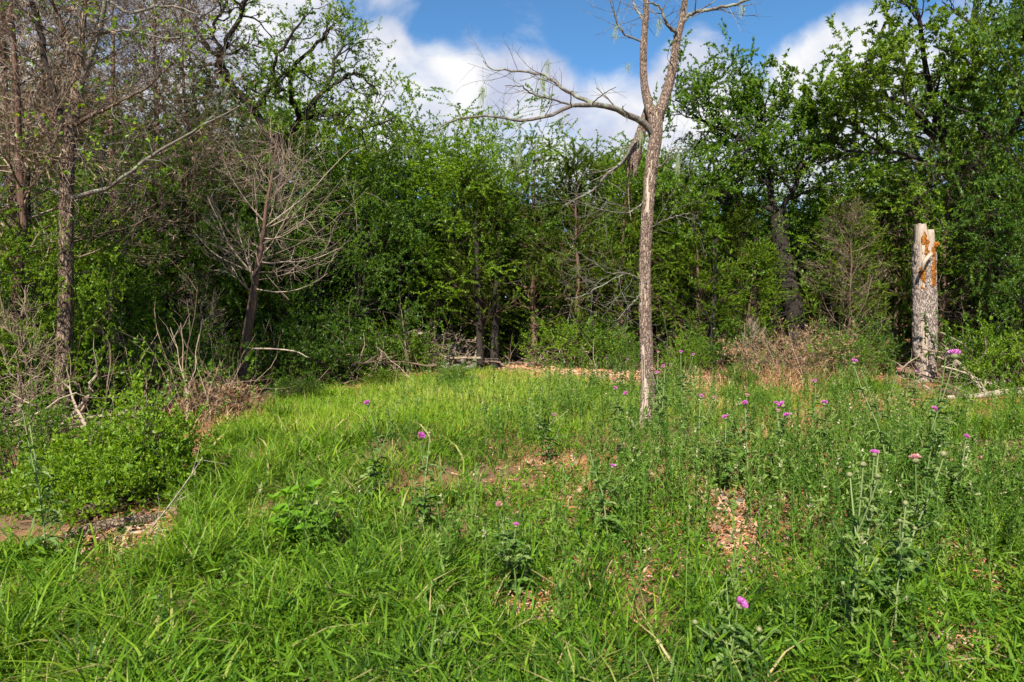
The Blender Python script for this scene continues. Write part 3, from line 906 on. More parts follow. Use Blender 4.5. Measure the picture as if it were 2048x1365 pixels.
def central_tree():
    Y = 8.46
    mpp = Y / FPX
    rg = rng_(200)
    base = at(1297, 858, Y)
    base[2] = G1(base[0], Y)
    o = empty('dead_tree', base, 0, 'bare dead tree with flaking bark and forked top standing alone in the clearing', 'dead tree')
    pts = P3([(1297, 872), (1296, 800), (1293, 700), (1290, 600), (1291, 500), (1297, 400), (1303, 330), (1311, 275), (1309, 228)], Y)
    pts[0][2] = base[2] - .08
    rad = np.array([54, 26, 22.5, 21, 20.5, 20, 20.5, 23, 26]) * mpp / 2
    P, d, A, S, rr = trunk_grid([p - base for p in pts], rad, 260, 56, .10, .05, 3, 9, 8, math.atan2(base[0], base[1]))
    g = Geo()
    g.add(P, None, grid_faces(260, 56))
    g.obj('trunk', M['wood_bare'], o, True)
    # bare strips: lower left from the ground to head height, a scar near the foot of the fork
    ca = np.cos(A)
    front = np.sin(A)
    n1 = fbm(np.stack([np.cos(A).ravel() * 2.2, np.sin(A).ravel() * 2.2, S.ravel() * 2.2], 1), 3).reshape(A.shape)
    n2 = fbm(np.stack([np.cos(A).ravel() * 3.5, np.sin(A).ravel() * 3.5, S.ravel() * 7], 1), 3).reshape(A.shape)
    bare = ((np.abs(A - 2.25 + (n1 - .5) * 2.2 + (n2 - .5) * 1.2) < .36 - np.abs(S - .6) * .35) & (S > .15) & (S < 1.15)) | ((n2 > .66) & (S > 1.2))
    bare |= (np.abs(A - 1.9 + (n1 - .5) * 2.2) < .2) & (np.abs(S - 2.95 + (n2 - .5) * .4) < .24)
    g = Geo()
    shell(g, P, d, ~bare, .010, .9, 1.0)
    b = g.obj('bark', M['bark_dead'], o, True)
    clean(b.data)
    LIMBS = [
     # photo polyline, widths, material
     ([(1308, 240), (1296, 205), (1288, 160), (1287, 90), (1292, 20), (1290, -60), (1296, -140)], [22, 17, 14, 13, 11, 10, 7], 'bark_dead'),
     ([(1310, 240), (1328, 200), (1345, 140), (1353, 85), (1364, 40), (1372, -20), (1380, -110)], [24, 20, 17, 14, 12, 10, 7], 'bark_dead'),
     ([(1309, 272), (1285, 245, -.1), (1240, 222, -.35), (1190, 210, -.6), (1140, 216, -.8), (1090, 232, -1), (1040, 240, -1.1), (960, 233, -1.3), (905, 242, -1.4), (868, 268, -1.5)], [15, 13, 11, 9.5, 7, 6, 5, 4, 3, 1.5], 'bark_grey'),
     ([(1195, 210, -.6), (1150, 192, -.5), (1115, 168, -.45), (1085, 150, -.4), (1040, 143, -.3), (990, 140, -.3), (966, 122, -.3)], [8, 7, 6, 5, 4, 3, 1.5], 'bark_grey'),
     ([(1152, 214, -.75), (1110, 200, -.9), (1070, 190, -1.1), (1040, 172, -1.3), (1010, 172, -1.4)], [4, 3.5, 3, 2, 1], 'bark_grey'),
     ([(1282, 262, .1), (1250, 318, .2), (1215, 350, .2), (1180, 385, .25), (1130, 410, .3)], [11, 8, 6, 4, 2], 'bark_grey'),
     ([(1363, 48), (1385, 26, -.1), (1420, 20, -.3), (1470, 10, -.5), (1515, -8, -.7)], [8, 7, 6, 5, 4], 'bark_grey'),
     ([(1354, 70), (1332, 45, -.2), (1318, 12, -.3), (1290, 8, -.5)], [7, 6, 4, 2], 'bark_grey'),
     ([(1286, 84), (1250, 70, -.1), (1232, 40, -.2), (1218, -10, -.3)], [4, 3.5, 3, 2], 'bark_grey'),
     ([(1290, 45), (1272, 20, .2), (1262, -20, .3)], [5, 4, 3], 'bark_grey'),
     ([(1284, 562), (1255, 548, -.2), (1215, 545, -.4), (1180, 520, -.6), (1140, 495, -.7)], [3.5, 3, 2.2, 1.5, 1], 'bark_grey'),
     ([(1280, 590), (1262, 610, -.3), (1235, 640, -.5)], [3, 2.4, 1.5], 'bark_grey'),
     ([(1255, 548, -.2), (1225, 560, -.4), (1170, 590, -.7), (1130, 600, -.8)], [2.2, 2, 1.5, 1], 'bark_grey'),
     ([(1302, 340), (1325, 330, -.1), (1345, 300, -.2), (1380, 300, -.4)], [5, 4, 3, 1.5], 'bark_grey'),
     ([(1289, 405), (1255, 425, -.3), (1205, 420, -.5), (1150, 400, -.6)], [3, 2.2, 1.6, 1], 'bark_grey'),
     ([(1283, 470, .1), (1330, 440, -.3), (1380, 425, -.5)], [2.4, 2, 1.2], 'bark_grey'),
    ]
    LP, LR = [], []
    for i, (pl, wd, mt) in enumerate(LIMBS):
        p, r = smooth_line([q - base for q in P3(pl, Y)], 22, np.array(wd) * mpp / 2)
        LP.append(p); LR.append(r)
        if i < 2:
            Q, dd, AA, SS, _ = trunk_grid([q - base for q in P3(pl, Y)], np.array(wd) * mpp / 2, 120, 24, .22, .08, i + 5, 9, 6)
            g = Geo(); g.add(Q, None, grid_faces(120, 24))
        else:
            p[1:-1] += rg.normal(size=(20, 3)) * .006
            g = Geo(); tubes(g, p[None], r[None], 9)
        g.obj('limb', M[mt], o, True)
    # broken limb caught in the fork, hanging with its ragged end down
    q = [x - base for x in P3([(1300, 196, .1), (1293, 225, .12), (1284, 255, .15), (1275, 290, .15), (1270, 318, .15), (1266, 340, .15)], Y)]
    Q, dd, AA, SS, _ = trunk_grid(q, np.array([12, 15, 18, 23, 25, 16]) * mpp / 2, 90, 30, .3, .15, 9, 11, 6)
    Q[-8:, :, 2] += (rng_(5).random((1, 30)) - .5) * np.linspace(0, .22, 8)[:, None]
    g = Geo(); g.add(Q, None, grid_faces(90, 30))
    tag(g.obj('broken_limb', M['bark_dead'], o, True), 'thick broken limb hanging below the fork')
    g = Geo()
    tubes(g, smooth_line([x - base for x in P3([(1256, 318, .2), (1256, 370, .2), (1258, 410, .2), (1262, 440, .2)], Y)], 12)[None], np.linspace(.014, .005, 12)[None], 6)
    g.obj('limb', M['bark_dead'], o, True)
    # twigs
    LP, LR = np.array(LP[2:]), np.array(LR[2:])
    T1, S1 = grow(rg, LP, LR, 11, .12, 1, .85, .42, 7, .16, .03, .35, None, .6, .3, rmin=.0022)
    T2, S2 = grow(rg, T1, S1, 4, .25, 1, .7, .16, 4, .15, .0, .6, None, .6, .3, rmin=.0018)
    g = Geo()
    tubes(g, T1, S1, 4)
    tubes(g, T2, S2, 3)
    tag(g.obj('twigs', M['bark_grey'], o), None, None, None, 'stuff')
    for px, py, dy, L in [(965, 175, -1.3, .22), (1084, 155, -.42, .24), (1095, 122, -.4, .2), (1255, 128, -.1, .12), (1232, 52, -.2, .2), (1318, 40, -.3, .2), (1484, 12, -.55, .14), (1038, 290, -1.1, .3), (1282, 265, -.1, .25), (1356, 310, -.3, .3), (1120, 240, -.8, .16)]:
        q = at(px, py, Y + dy) - base
        part('moss', moss_tuft(rg, L), o, tuple(q))
central_tree()

def stump():
    Y = 13.2
    mpp = Y / FPX
    base = at(1850, 765, Y)
    base[2] = G1(base[0], Y)
    o = empty('tree_stump', base, 0, 'tall broken stump with peeling bark and orange rotten wood', 'stump')
    pts = [np.array([p[0], p[1], p[2]]) - base for p in P3([(1852, 775), (1851, 740), (1849, 690), (1849, 620), (1849, 560), (1849, 500), (1846, 447)], Y)]
    pts[0][2] = -.1
    n, k = 300, 72
    P, d, A, S, rr = trunk_grid(pts, np.array([40, 36, 39, 40, 38, 39, 34]) * mpp / 2 * .97, n, k, .08, .05, 4, 5, 8, math.atan2(base[0], base[1]))
    H = S.max()
    # broken top: a step down on the right side
    top = np.where(np.cos(A) > .35, H - .09 - .16 * fbm(np.stack([A.ravel() * 5, S.ravel() * 0, S.ravel() * 0], 1), 3).reshape(A.shape), H - .05 * fbm(np.stack([A.ravel() * 9, S.ravel() * 0, S.ravel() * 0 + 4], 1), 3).reshape(A.shape))
    P[..., 2] = np.minimum(P[..., 2], (top - .1) + 0 * P[..., 2])
    g = Geo()
    g.add(P, None, grid_faces(n, k))
    c = P[-1].mean(0)
    g.add(np.vstack([P[-1], [c - [0, 0, .05]]]), [(i, (i + 1) % k, k) for i in range(k)], None)
    g.obj('trunk', M['wood_bare'], o, True)
    def row(py): return (at(1850, py, Y)[2] - base[2]) + .1
    no = fbm(np.stack([np.cos(A).ravel() * 2.5, np.sin(A).ravel() * 2.5, S.ravel() * 3], 1), 3).reshape(A.shape) - .5
    no2 = fbm(np.stack([np.cos(A).ravel() * 5, np.sin(A).ravel() * 5, S.ravel() * 9], 1), 3).reshape(A.shape) - .5
    xx = np.cos(A) + no * .35 + no2 * .2                  # -1 left edge .. 1 right edge
    fr = np.sin(A) > -.15
    Sn = S + no * .2 + no2 * .15
    bark = ~fr & (Sn < row(500))
    bark |= (xx < -.55) & (Sn < row(495)) & (Sn > row(745))
    bark |= (Sn < row(578)) & (Sn > row(640))
    bark |= (Sn <= row(640)) & (Sn > row(690)) & (xx < -.35 - (row(640) - Sn) * .3)
    bark |= (Sn < row(640)) & (xx > .3) & (Sn > row(735))
    bark |= (Sn < row(520)) & (Sn > row(640)) & (xx > .15) & (xx < .62)
    bark |= (Sn < row(600)) & (Sn > row(690)) & (xx < -.3)
    g = Geo()
    shell(g, P, d, bark, .026, .8, 3.0)
    b = g.obj('bark', M['stump_bark'], o, True)
    clean(b.data)
    for mask in (fr & (np.abs(xx - .12) < .26 + no2 * .8) & (Sn < row(470)) & (Sn > row(520)),
                 fr & (np.abs(xx + .05) < .36 + no2 * .6) & (Sn < row(533)) & (Sn > row(563)),
                 fr & (np.abs(xx + .08) < .34 - (row(575) - Sn) * .9) & (Sn < row(573)) & (Sn > row(594)),
                 fr & (xx > .60) & (xx < .97) & (Sn < row(495)) & (Sn > row(600))):
        g = Geo()
        shell(g, P, d, mask & ~bark & (no2 > -.16), .012, 1.6, 8.0)
        if not mask.any(): continue
        r = g.obj('rotten_wood', M['rot'], o, True)
        clean(r.data)
    # curled flap of loose wood and a knot
    g = Geo()
    l = smooth_line([x - base for x in P3([(1862, 508, -.3), (1853, 518, -.36), (1846, 530, -.36), (1844, 542, -.3)], Y)], 12)
    tubes(g, l[None], np.linspace(.04, .028, 12)[None], 8, cap=True)
    g.obj('branch_stub', M['wood_bare'], o, True)
    g = Geo()
    l = smooth_line([x - base for x in P3([(1864, 492, -.1), (1872, 490, -.12), (1879, 488, -.14)], Y)], 8)
    tubes(g, l[None], np.array([.07, .075, .07, .065, .06, .055, .05, .03])[None], 9, cap=True)
    tag(g.obj('knot', M['rot'], o, True), 'round knot sticking out near the top')
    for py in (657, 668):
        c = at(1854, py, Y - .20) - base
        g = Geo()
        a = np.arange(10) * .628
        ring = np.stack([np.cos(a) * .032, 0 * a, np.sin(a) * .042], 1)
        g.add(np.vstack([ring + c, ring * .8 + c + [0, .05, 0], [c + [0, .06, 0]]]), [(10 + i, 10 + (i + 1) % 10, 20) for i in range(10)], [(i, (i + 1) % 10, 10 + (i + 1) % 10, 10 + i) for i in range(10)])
        g.obj('hole', M['bark_dark_shade'], o)
stump()

def forked_tree():
    Y = 8.4
    mpp = Y / FPX
    rg = rng_(300)
    base = at(124, 862, Y)
    base[2] = G1(base[0], Y)
    o = empty('forked_tree', base, 0, 'tall scaly barked tree that forks high up at the left', 'tree')
    pts = P3([(123, 875), (125, 790), (129, 690), (132, 580), (133, 480), (134, 380), (139, 290), (150, 210), (157, 140), (155, 122)], Y)
    pts[0][2] = base[2] - .1
    P, d, A, S, rr = trunk_grid([p - base for p in pts], np.array([42, 32, 29, 27, 25.5, 24.5, 23, 21, 19, 18]) * mpp / 2, 320, 56, .16, .06, 7, 4.5, 12)
    g = Geo(); g.add(P, None, grid_faces(320, 56))
    g.obj('trunk', M['bark_brown'], o, True)
    q = rng_(9)
    LIMBS = [
     ([(154, 130), (138, 95), (122, 55), (108, 5), (95, -60)], [15, 13, 12, 10, 7], 'bark_brown'),
     ([(157, 130), (163, 80), (168, 35), (178, -20)], [14, 12, 10, 7], 'bark_brown'),
     ([(147, 215), (168, 155), (186, 105), (205, 30), (222, -50)], [14, 12, 10, 9, 7], 'bark_grey'),
     ([(137, 285), (112, 200), (95, 140), (82, 70), (66, 10), (50, -60)], [13, 12, 11, 10, 9, 7], 'bark_dark_shade'),
     ([(143, 396), (200, 382, -.2), (255, 350, -.4), (310, 308, -.5), (390, 262, -.6), (480, 212, -.7)], [9, 8, 7, 6, 4, 2], 'bark_grey'),
     ([(146, 252), (190, 228, -.2), (240, 205, -.3), (300, 170, -.4), (350, 120, -.4)], [8, 7, 5, 4, 2], 'bark_brown'),
     ([(140, 330), (170, 300, .3), (150, 300, -.4), (168, 298, -.5)], [6, 5, 4, 2], 'bark_grey'),
     ([(200, 65), (260, 62, -.1), (330, 78, -.3), (420, 70, -.5)], [5, 4, 3, 2], 'bark_grey'),
     ([(134, 395), (95, 380, .2), (60, 400, .3)], [6, 5, 3], 'bark_grey'),
     ([(215, 0), (260, 25, -.2), (330, 10, -.4), (400, 30, -.5)], [6, 5, 4, 2], 'bark_grey'),
    ]
    LP, LR = [], []
    for pl, wd, mt in LIMBS:
        p, r = smooth_line([x - base for x in P3(pl, Y)], 20, np.array(wd) * mpp / 2)
        p[1:-1] += rg.normal(size=(18, 3)) * .008
        LP.append(p); LR.append(r)
        g = Geo(); tubes(g, p[None], r[None], 10)
        g.obj('limb', M[mt], o, True)
    LP, LR = np.array(LP), np.array(LR)
    T1, S1 = grow(rg, LP, LR, 12, .15, 1, .8, .7, 7, .14, .03, .35, None, .5, .3, rmin=.0025)
    T2, S2 = grow(rg, T1, S1, 6, .2, 1, .7, .28, 4, .15, .0, .6, None, .5, .3, rmin=.002)
    g = Geo()
    tubes(g, T1, S1, 4, 1)
    tubes(g, T2, S2, 3, 1)
    sel = T2[(rg.random(len(T2)) < .22)]
    leaves(g, rg, sel, 8, .3, .055, .03)
    g.obj('crown', [M['leaf_bright'], M['bark_grey']], o)
forked_tree()

def leaning_cedar():
    Y = 11.6
    mpp = Y / FPX
    rg = rng_(400)
    base = at(488, 788, Y)
    base[2] = G1(base[0], Y)
    o = empty('dead_cedar', base, 0, 'bare leaning cedar with a crooked red brown trunk and pale upswept twigs', 'dead tree')
    pts = P3([(488, 800), (487, 740), (492, 680), (503, 620), (510, 570), (518, 520), (528, 460), (533, 410), (541, 370), (548, 320), (556, 270)], Y)
    pts[0][2] = base[2] - .08
    wd = np.array([26, 19, 17, 18, 15, 11, 8, 6, 5, 3, 2])
    P, d, A, S, rr = trunk_grid([p - base for p in pts], wd * mpp / 2, 180, 36, .28, .16, 12, 2.5, 9)
    g = Geo(); g.add(P, None, grid_faces(180, 36))
    g.obj('trunk', M['bark_cedar'], o, True)
    TP, TR = smooth_line([p - base for p in pts], 30, wd * mpp / 2)
    B1, R1 = grow(rg, TP[None], TR[None], 30, .36, .97, 1.3, 1.45, 8, .08, .085, .3, lambda t: np.clip(1.5 - 1.35 * t, .12, 1), .45, .25, rmin=.004)
    # more of the limbs sweep out to the right
    flip = (B1[:, -1, 0] < B1[:, 0, 0]) & (rg.random(len(B1)) < .55)
    B1[flip, :, 0] = 2 * B1[flip, :1, 0] - B1[flip, :, 0]
    own = [([(520, 520), (560, 505), (610, 482), (670, 440), (738, 375)], -.2), ([(512, 562), (560, 552), (620, 535), (680, 500), (722, 448)], -.5), ([(530, 455), (570, 425), (620, 385), (665, 335), (700, 300)], .3), ([(541, 400), (570, 365), (600, 325), (640, 285)], -.3),
           ([(508, 578), (560, 585), (610, 575), (655, 548)], -.7), ([(518, 525), (480, 490), (445, 445), (420, 395)], -.3), ([(530, 445), (495, 405), (460, 350), (440, 300)], .2), ([(522, 490), (590, 455), (650, 400), (690, 350)], -.8), ([(514, 548), (470, 530), (425, 505), (385, 460)], .1)]
    for pl, dy in own:
        m_ = len(pl)
        p, r = smooth_line([x - base for x in P3([(a, b_, dy * i / (m_ - 1)) for i, (a, b_) in enumerate(pl)], Y)], 8, np.linspace(.012, .004, m_))
        B1, R1 = np.concatenate([B1, p[None]]), np.concatenate([R1, r[None]])
    B2, R2 = grow(rg, B1, R1, 11, .15, 1, .75, .5, 5, .2, .02, .5, None, .8, rmin=.0022)
    kp = rg.random(len(B2)) < .75
    B2, R2 = B2[kp], R2[kp]
    B3, R3 = grow(rg, B2, R2, 3, .2, 1, .6, .24, 3, .14, .0, .6, None, .6, rmin=.0018)
    g = Geo()
    for X, R, k in ((B1, R1, 4), (B2, R2, 3), (B3, R3, 3)): tubes(g, X, R, k, 0, rg.random(len(X)))
    g.obj('crown', M['twig_grey'], o)
    g = Geo()
    p, r = smooth_line([x - base for x in P3([(492, 698), (540, 698, -.1), (590, 703, -.3), (615, 715, -.4)], Y)], 14, np.array([4.5, 3.5, 2.5, 1.5]) * mpp / 2)
    tubes(g, p[None], r[None], 6)
    g.obj('limb', M['wood_bare'], o, True)
leaning_cedar()

def small_dead(name, label, px, py, top, seed, width=.38, n1=16, twig='twig_grey', lean=.0, Y=None):
    Y = Y or EYE * FPX / (py - HOR)
    base = at(px, HOR, Y)
    base[2] = G1(base[0], Y)
    H = at(px, top, Y)[2] - base[2]
    tr, cr = dead_cedar(seed, H, width, n1, .2, .14, twig, 'bark_brown', 3, lean)
    o = empty(name, base, 0, label, 'dead tree', D)
    part('trunk', tr, o)
    part('crown', cr, o)
small_dead('dead_sapling', 'small dead sapling with forked bare twigs left of the leaning cedar', 412, 785, 560, 41)
small_dead('dead_sapling', 'thin bare pole sapling right of the forked tree trunk', 212, 830, 560, 42, .2, 10)
small_dead('dead_sapling', 'spindly brown dead sapling at the left edge among the twigs', 25, 900, 620, 43, .4, 16, 'twig_brown', .12)
small_dead('dead_sapling', 'dry forked sapling standing in the russet brush under the bent oak', 1500, 765, 640, 44, .35, 12)
small_dead('dead_sapling', 'grey dead sapling beside the path mouth before the shade', 1000, 712, 560, 45, .3, 12)

# ------------------------------------------------------------------ shrubs
def shrub(seed, H, W, leaf, LL, stems=40, per=10, spread=1.0, bark='bark_brown', dens=1.0, k2=7, k3=4):
    rg = rng_(seed)
    n = 7
    a = rg.random(stems) * 6.28
    out = np.sqrt(rg.random(stems)) * spread
    P0 = np.zeros((stems, n, 3))
    t = np.linspace(0, 1, n)
    b0 = rg.random(stems) * .28 * W
    hh = H * (1 - .55 * out ** 2) * (.75 + .35 * rg.random(stems))
    rad = W * .5 * out
    P0[:, :, 0] = np.cos(a)[:, None] * (b0[:, None] * .6 + rad[:, None] * t[None] ** .8)
    P0[:, :, 1] = np.sin(a)[:, None] * (b0[:, None] * .6 + rad[:, None] * t[None] ** .8)
    P0[:, :, 2] = hh[:, None] * t[None] ** 1.1 - .03
    P0[:, 1:, :] += np.cumsum(rg.normal(size=(stems, n - 1, 3)) * .03 * H, axis=1)
    R0 = np.linspace(.011, .003, n)[None] * np.ones((stems, 1)) * (.5 + .5 * H)
    P1, R1 = grow(rg, P0, R0, k2, .2, 1, .8, .32 * H, 5, .18, .08, .5, None, .4)
    P2, R2 = grow(rg, P1, R1, k3, .2, 1, .7, .15 * H, 3, .2, .05, .6, None, .4)
    g = Geo()
    tubes(g, P0, R0, 5)
    tubes(g, P1, R1, 3)
    st = g.mesh('stems', M[bark], True)
    g = Geo()
    leaves(g, rg, P2[rg.random(len(P2)) < dens], per * 2, .1, LL * .92, LL * .55, .85, .2, tri=True)
    return st, g.mesh('foliage', M[leaf])

SHRUB = {'bright': shrub(51, 1.5, 2.0, 'leaf_bright', .05, 34, 10),
         'mid': shrub(52, 1.5, 1.9, 'leaf_mid', .05, 30, 9),
         'dark': shrub(53, 1.5, 2.0, 'leaf_dark', .055, 32, 9)}
SPROTO = {}
def put_shrub(kind, px, py, top, label, wide=1.0, rz=0., group=None, Y=None):
    Y = Y or EYE * FPX / (py - HOR)
    p = at(px, HOR, Y)
    z = G1(p[0], Y)
    s = (at(px, top, Y)[2] - z) / 1.5
    if kind not in SPROTO:
        o = empty('shrub', (p[0], Y, z))
        a = part('stems', SHRUB[kind][0], o)
        a['kind'] = 'stuff'
        part('foliage', SHRUB[kind][1], o)
        SPROTO[kind] = o
    else:
        o = copy_tree(SPROTO[kind])
        o.name = 'shrub'
        for k in ('label', 'category', 'group'):
            if k in o: del o[k]
    o.location, o.rotation_euler, o.scale = (p[0], Y, z), (0, 0, rz), (s * wide, s * wide, s)
    tag(o, label, 'shrub', group)
S = 'shrubs along the foot of the trees'
for kd, px, py, top, lb, wd, rz in [
    ('bright', 805, 742, 655, 'bright shrub left of the brush pile at the path', 1.2, .4),
    ('bright', 865, 716, 622, 'pale green shrub above and behind the brush pile', .9, 2.0),
    ('mid', 705, 758, 660, 'low green shrub left of the bright shrub by the path', 1.1, 1.0),
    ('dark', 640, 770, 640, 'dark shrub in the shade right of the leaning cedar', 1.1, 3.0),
    ('bright', 1140, 738, 625, 'bright leafy shrub at the right side of the path', 1.0, 4.0),
    ('mid', 1205, 742, 640, 'green shrub just left of the bare trunk beyond the path', 1.0, 5.1),
    ('dark', 1075, 722, 640, 'dark shrub over the middle of the path', 1.2, .1),
    ('mid', 1262, 748, 690, 'small shrub close behind the bare trunk', .9, .7),
    ('bright', 1380, 757, 672, 'young shrub between the bare trunk and the russet brush', .7, 1.7),
    ('dark', 1440, 752, 640, 'dark shrub below the feathery cedar', 1.1, 2.2),
    ('mid', 1690, 766, 655, 'green shrub right of the russet brush', .95, 3.7),
    ('dark', 1730, 752, 640, 'dark shrub left of the broken stump', .8, .9),
    ('bright', 1950, 782, 722, 'small bright shrub hugging the right foot of the broken stump', .6, 2.9),
    ('mid', 2005, 772, 660, 'shrub behind the fallen branches at the right', 1.2, .5),
    ('bright', 2045, 785, 640, 'bright shrub at the right edge beyond the fallen branches', .9, 4.4),
    ('dark', 560, 772, 650, 'dark shrub behind the drooping dead twigs', 1.1, 1.3),
    ('mid', 350, 795, 650, 'green shrub behind the dead sapling', 1.1, 2.6),
    ('bright', 70, 850, 620, 'leafy shrub left of the forked trunk', .9, 5.5),
    ('dark', 190, 800, 660, 'dark shrub behind the forked trunk', 1.2, .3),
    ('mid', 262, 815, 690, 'green shrub right of the forked trunk', .9, 3.3),
    ('dark', 930, 690, 620, 'dark shrub under the olive cedar at the back of the path', 1.3, 1.9),
    ('dark', 1010, 695, 630, 'low shaded shrub beyond the bend of the path', 1.2, 4.9),
    ('mid', 905, 768, 728, 'low weedy bush at the grass edge in front of the brush heap', 1.3, 1.1),
    ('bright', 760, 772, 735, 'low bright bush at the grass edge in front of the bright shrub', 1.4, 3.1),
    ('dark', 585, 800, 752, 'low dark bush where the grass meets the shade at the left', 1.4, 2.1),
    ('mid', 1345, 775, 735, 'low bush right of the bare trunk at the grass edge', 1.2, 4.1),
    ('mid', 1480, 782, 735, 'low green bush at the left end of the russet brush', 1.3, 5.1),
    ('mid', 20, 960, 800, 'green shrub low at the left edge in front of the twigs', .9, 4.2),
    ]: put_shrub(kd, px, py, top, lb, wd, rz, S)

def hero_shrub():
    # the broad bright shrub in front of the forked tree: several mounds and a tall shoot
    base = on_ground(215, 985)
    base[2] = G1(base[0], base[1])
    o = empty('yaupon_shrub', base, 0, 'broad bright green shrub spreading in front of the forked tree', 'shrub')
    g, gs = Geo(), Geo()
    for k, (px, py, top, W) in enumerate([(290, 970, 785, 1.0), (225, 985, 858, 1.1), (140, 980, 925, .7), (335, 985, 870, .7), (50, 1005, 965, .5), (255, 1010, 915, .9), (165, 1020, 945, .8), (300, 1000, 772, .5), (305, 1000, 732, .22), (345, 970, 825, .35), (85, 975, 900, .3), (195, 985, 838, .3)]):
        rg = rng_(500 + k)
        c = on_ground(px, py)
        c[2] = G1(c[0], c[1])
        H = at(px, top, c[1])[2] - c[2]
        n, stems = 7, int(26 * W + 3)
        a = rg.random(stems) * 6.28
        out = np.sqrt(rg.random(stems))
        t = np.linspace(0, 1, n)
        P0 = np.zeros((stems, n, 3))
        hh = H * (1 - .6 * out ** 2) * (.6 + .48 * rg.random(stems))
        rad = W * .5 * out
        P0[:, :, 0] = np.cos(a)[:, None] * rad[:, None] * (.25 + .75 * t[None])
        P0[:, :, 1] = np.sin(a)[:, None] * rad[:, None] * (.25 + .75 * t[None])
        P0[:, :, 2] = hh[:, None] * t[None] ** 1.1 - .03
        P0[:, 1:] += np.cumsum(rg.normal(size=(stems, n - 1, 3)) * .018, axis=1)
        P0 += c - base
        R0 = np.linspace(.008, .002, n)[None] * np.ones((stems, 1))
        P1, R1 = grow(rg, P0, R0, 8, .25, 1, .8, .22, 5, .18, .10, .5, None, .4)
        P2, R2 = grow(rg, P1, R1, 4, .2, 1, .7, .09, 3, .2, .1, .6, None, .4)
        tubes(gs, P0, R0, 3); tubes(gs, P1[::2], R1[::2], 3)
        leaves(g, rg, P2[rg.random(len(P2)) < .85], 7, .1, .034, .017, .8, .35)
    a = gs.obj('stems', M['bark_brown'], o, True)
    a['kind'] = 'stuff'
    g.obj('foliage', M['leaf_bright'], o)
hero_shrub()

# ------------------------------------------------------------------ far wood behind everything
def far_wood():
    rg = rng_(600)
    N = 34000
    x = rg.uniform(-42, 42, N)
    y = rg.uniform(27, 42, N)
    top = 1.5 + 6.5 * fbm(np.stack([x * .22, y * .05, 0 * x], 1), 3)
    top += np.clip(np.abs(x) - 12, 0, 12) * .12
    z = rg.random(N) ** .8 * top
    dens = fbm(np.stack([x * .5, y * .5, z * .6], 1), 2)
    k = dens > .40 - .12 * (z < 2.5)
    P = np.stack([x, y, z], 1)[k]
    Q = np.stack([P, P + rg.normal(size=P.shape) * .2], 1)
    g = Geo()
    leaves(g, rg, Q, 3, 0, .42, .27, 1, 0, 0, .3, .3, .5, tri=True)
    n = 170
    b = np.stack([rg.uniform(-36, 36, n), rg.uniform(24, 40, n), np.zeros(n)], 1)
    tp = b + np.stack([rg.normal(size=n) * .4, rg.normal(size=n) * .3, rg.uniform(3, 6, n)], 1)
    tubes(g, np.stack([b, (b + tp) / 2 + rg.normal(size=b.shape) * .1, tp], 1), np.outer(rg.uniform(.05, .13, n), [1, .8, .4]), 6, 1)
    tag(g.obj('distant_woodland', [M['leaf_dark'], M['bark_dark_shade']]), 'dense dim woodland seen between the trunks far behind', None, None, 'stuff')
far_wood()

# ------------------------------------------------------------------ ground cover zones
def inpoly(px, py, poly):
    q = np.stack([px * .02, py * .04, 0 * px], 1)
    px, py = px + (fbm(q, 3) - .5) * 70, py + (fbm(q + 50, 3) - .5) * 34
    r = np.zeros(len(px), bool)
    j = len(poly) - 1
    for i in range(len(poly)):
        xi, yi = poly[i]
        xj, yj = poly[j]
        c = ((yi > py) != (yj > py)) & (px < (xj - xi) * (py - yi) / (yj - yi + 1e-9) + xi)
        r ^= c
        j = i
    return r

CLEARING = [(-700, 1120), (60, 1115), (330, 1090), (345, 1010), (395, 930), (430, 860), (520, 810), (640, 778), (760, 768), (870, 752), (930, 735), (1000, 738), (1060, 748), (1180, 762), (1290, 772), (1420, 776), (1560, 785), (1650, 778), (1800, 770), (2100, 792), (2700, 800), (2900, 2600), (-1400, 2600)]
BARE = [(1470, 1060, 95, 55, 1.), (1540, 1140, 120, 40, .9), (1450, 1000, 70, 35, .9), (1060, 1215, 75, 60, .95), (1040, 1310, 70, 55, .9), (1960, 945, 110, 45, .95), (1100, 935, 45, 28, .55), (1000, 1000, 50, 40, .45), (1750, 830, 50, 22, .9),
        (1990, 1180, 70, 50, .6), (1930, 1290, 100, 55, .8), (250, 1080, 110, 40, .9), (1280, 1120, 60, 40, .6), (1830, 1330, 90, 40, .7), (1400, 800, 40, 16, .8), (1650, 870, 60, 25, .5), (680, 1040, 25, 25, .7), (1180, 1010, 80, 40, .5), (1360, 960, 70, 40, .6), (1200, 1290, 60, 50, .6), (1330, 1050, 60, 35, .7), (1600, 1010, 60, 30, .6), (1890, 1080, 70, 40, .6), (1150, 1130, 50, 40, .6), (1700, 1120, 60, 40, .6), (980, 1120, 40, 40, .5)]
def spots(px, py, lst):
    d = np.zeros(len(px))
    nz = .45 + 1.1 * fbm(np.stack([px * .03, py * .06, 0 * px + 9], 1), 3)
    for x, y, a, b, w in lst:
        if y > 960: y, a, b = y + 22, a * 1.1, b * 1.35
        d = np.maximum(d, w * np.exp(-(((px - x) / a) ** 2 + ((py - y) / b) ** 2) * 1.2))
    return np.clip(d * nz, 0, 1)

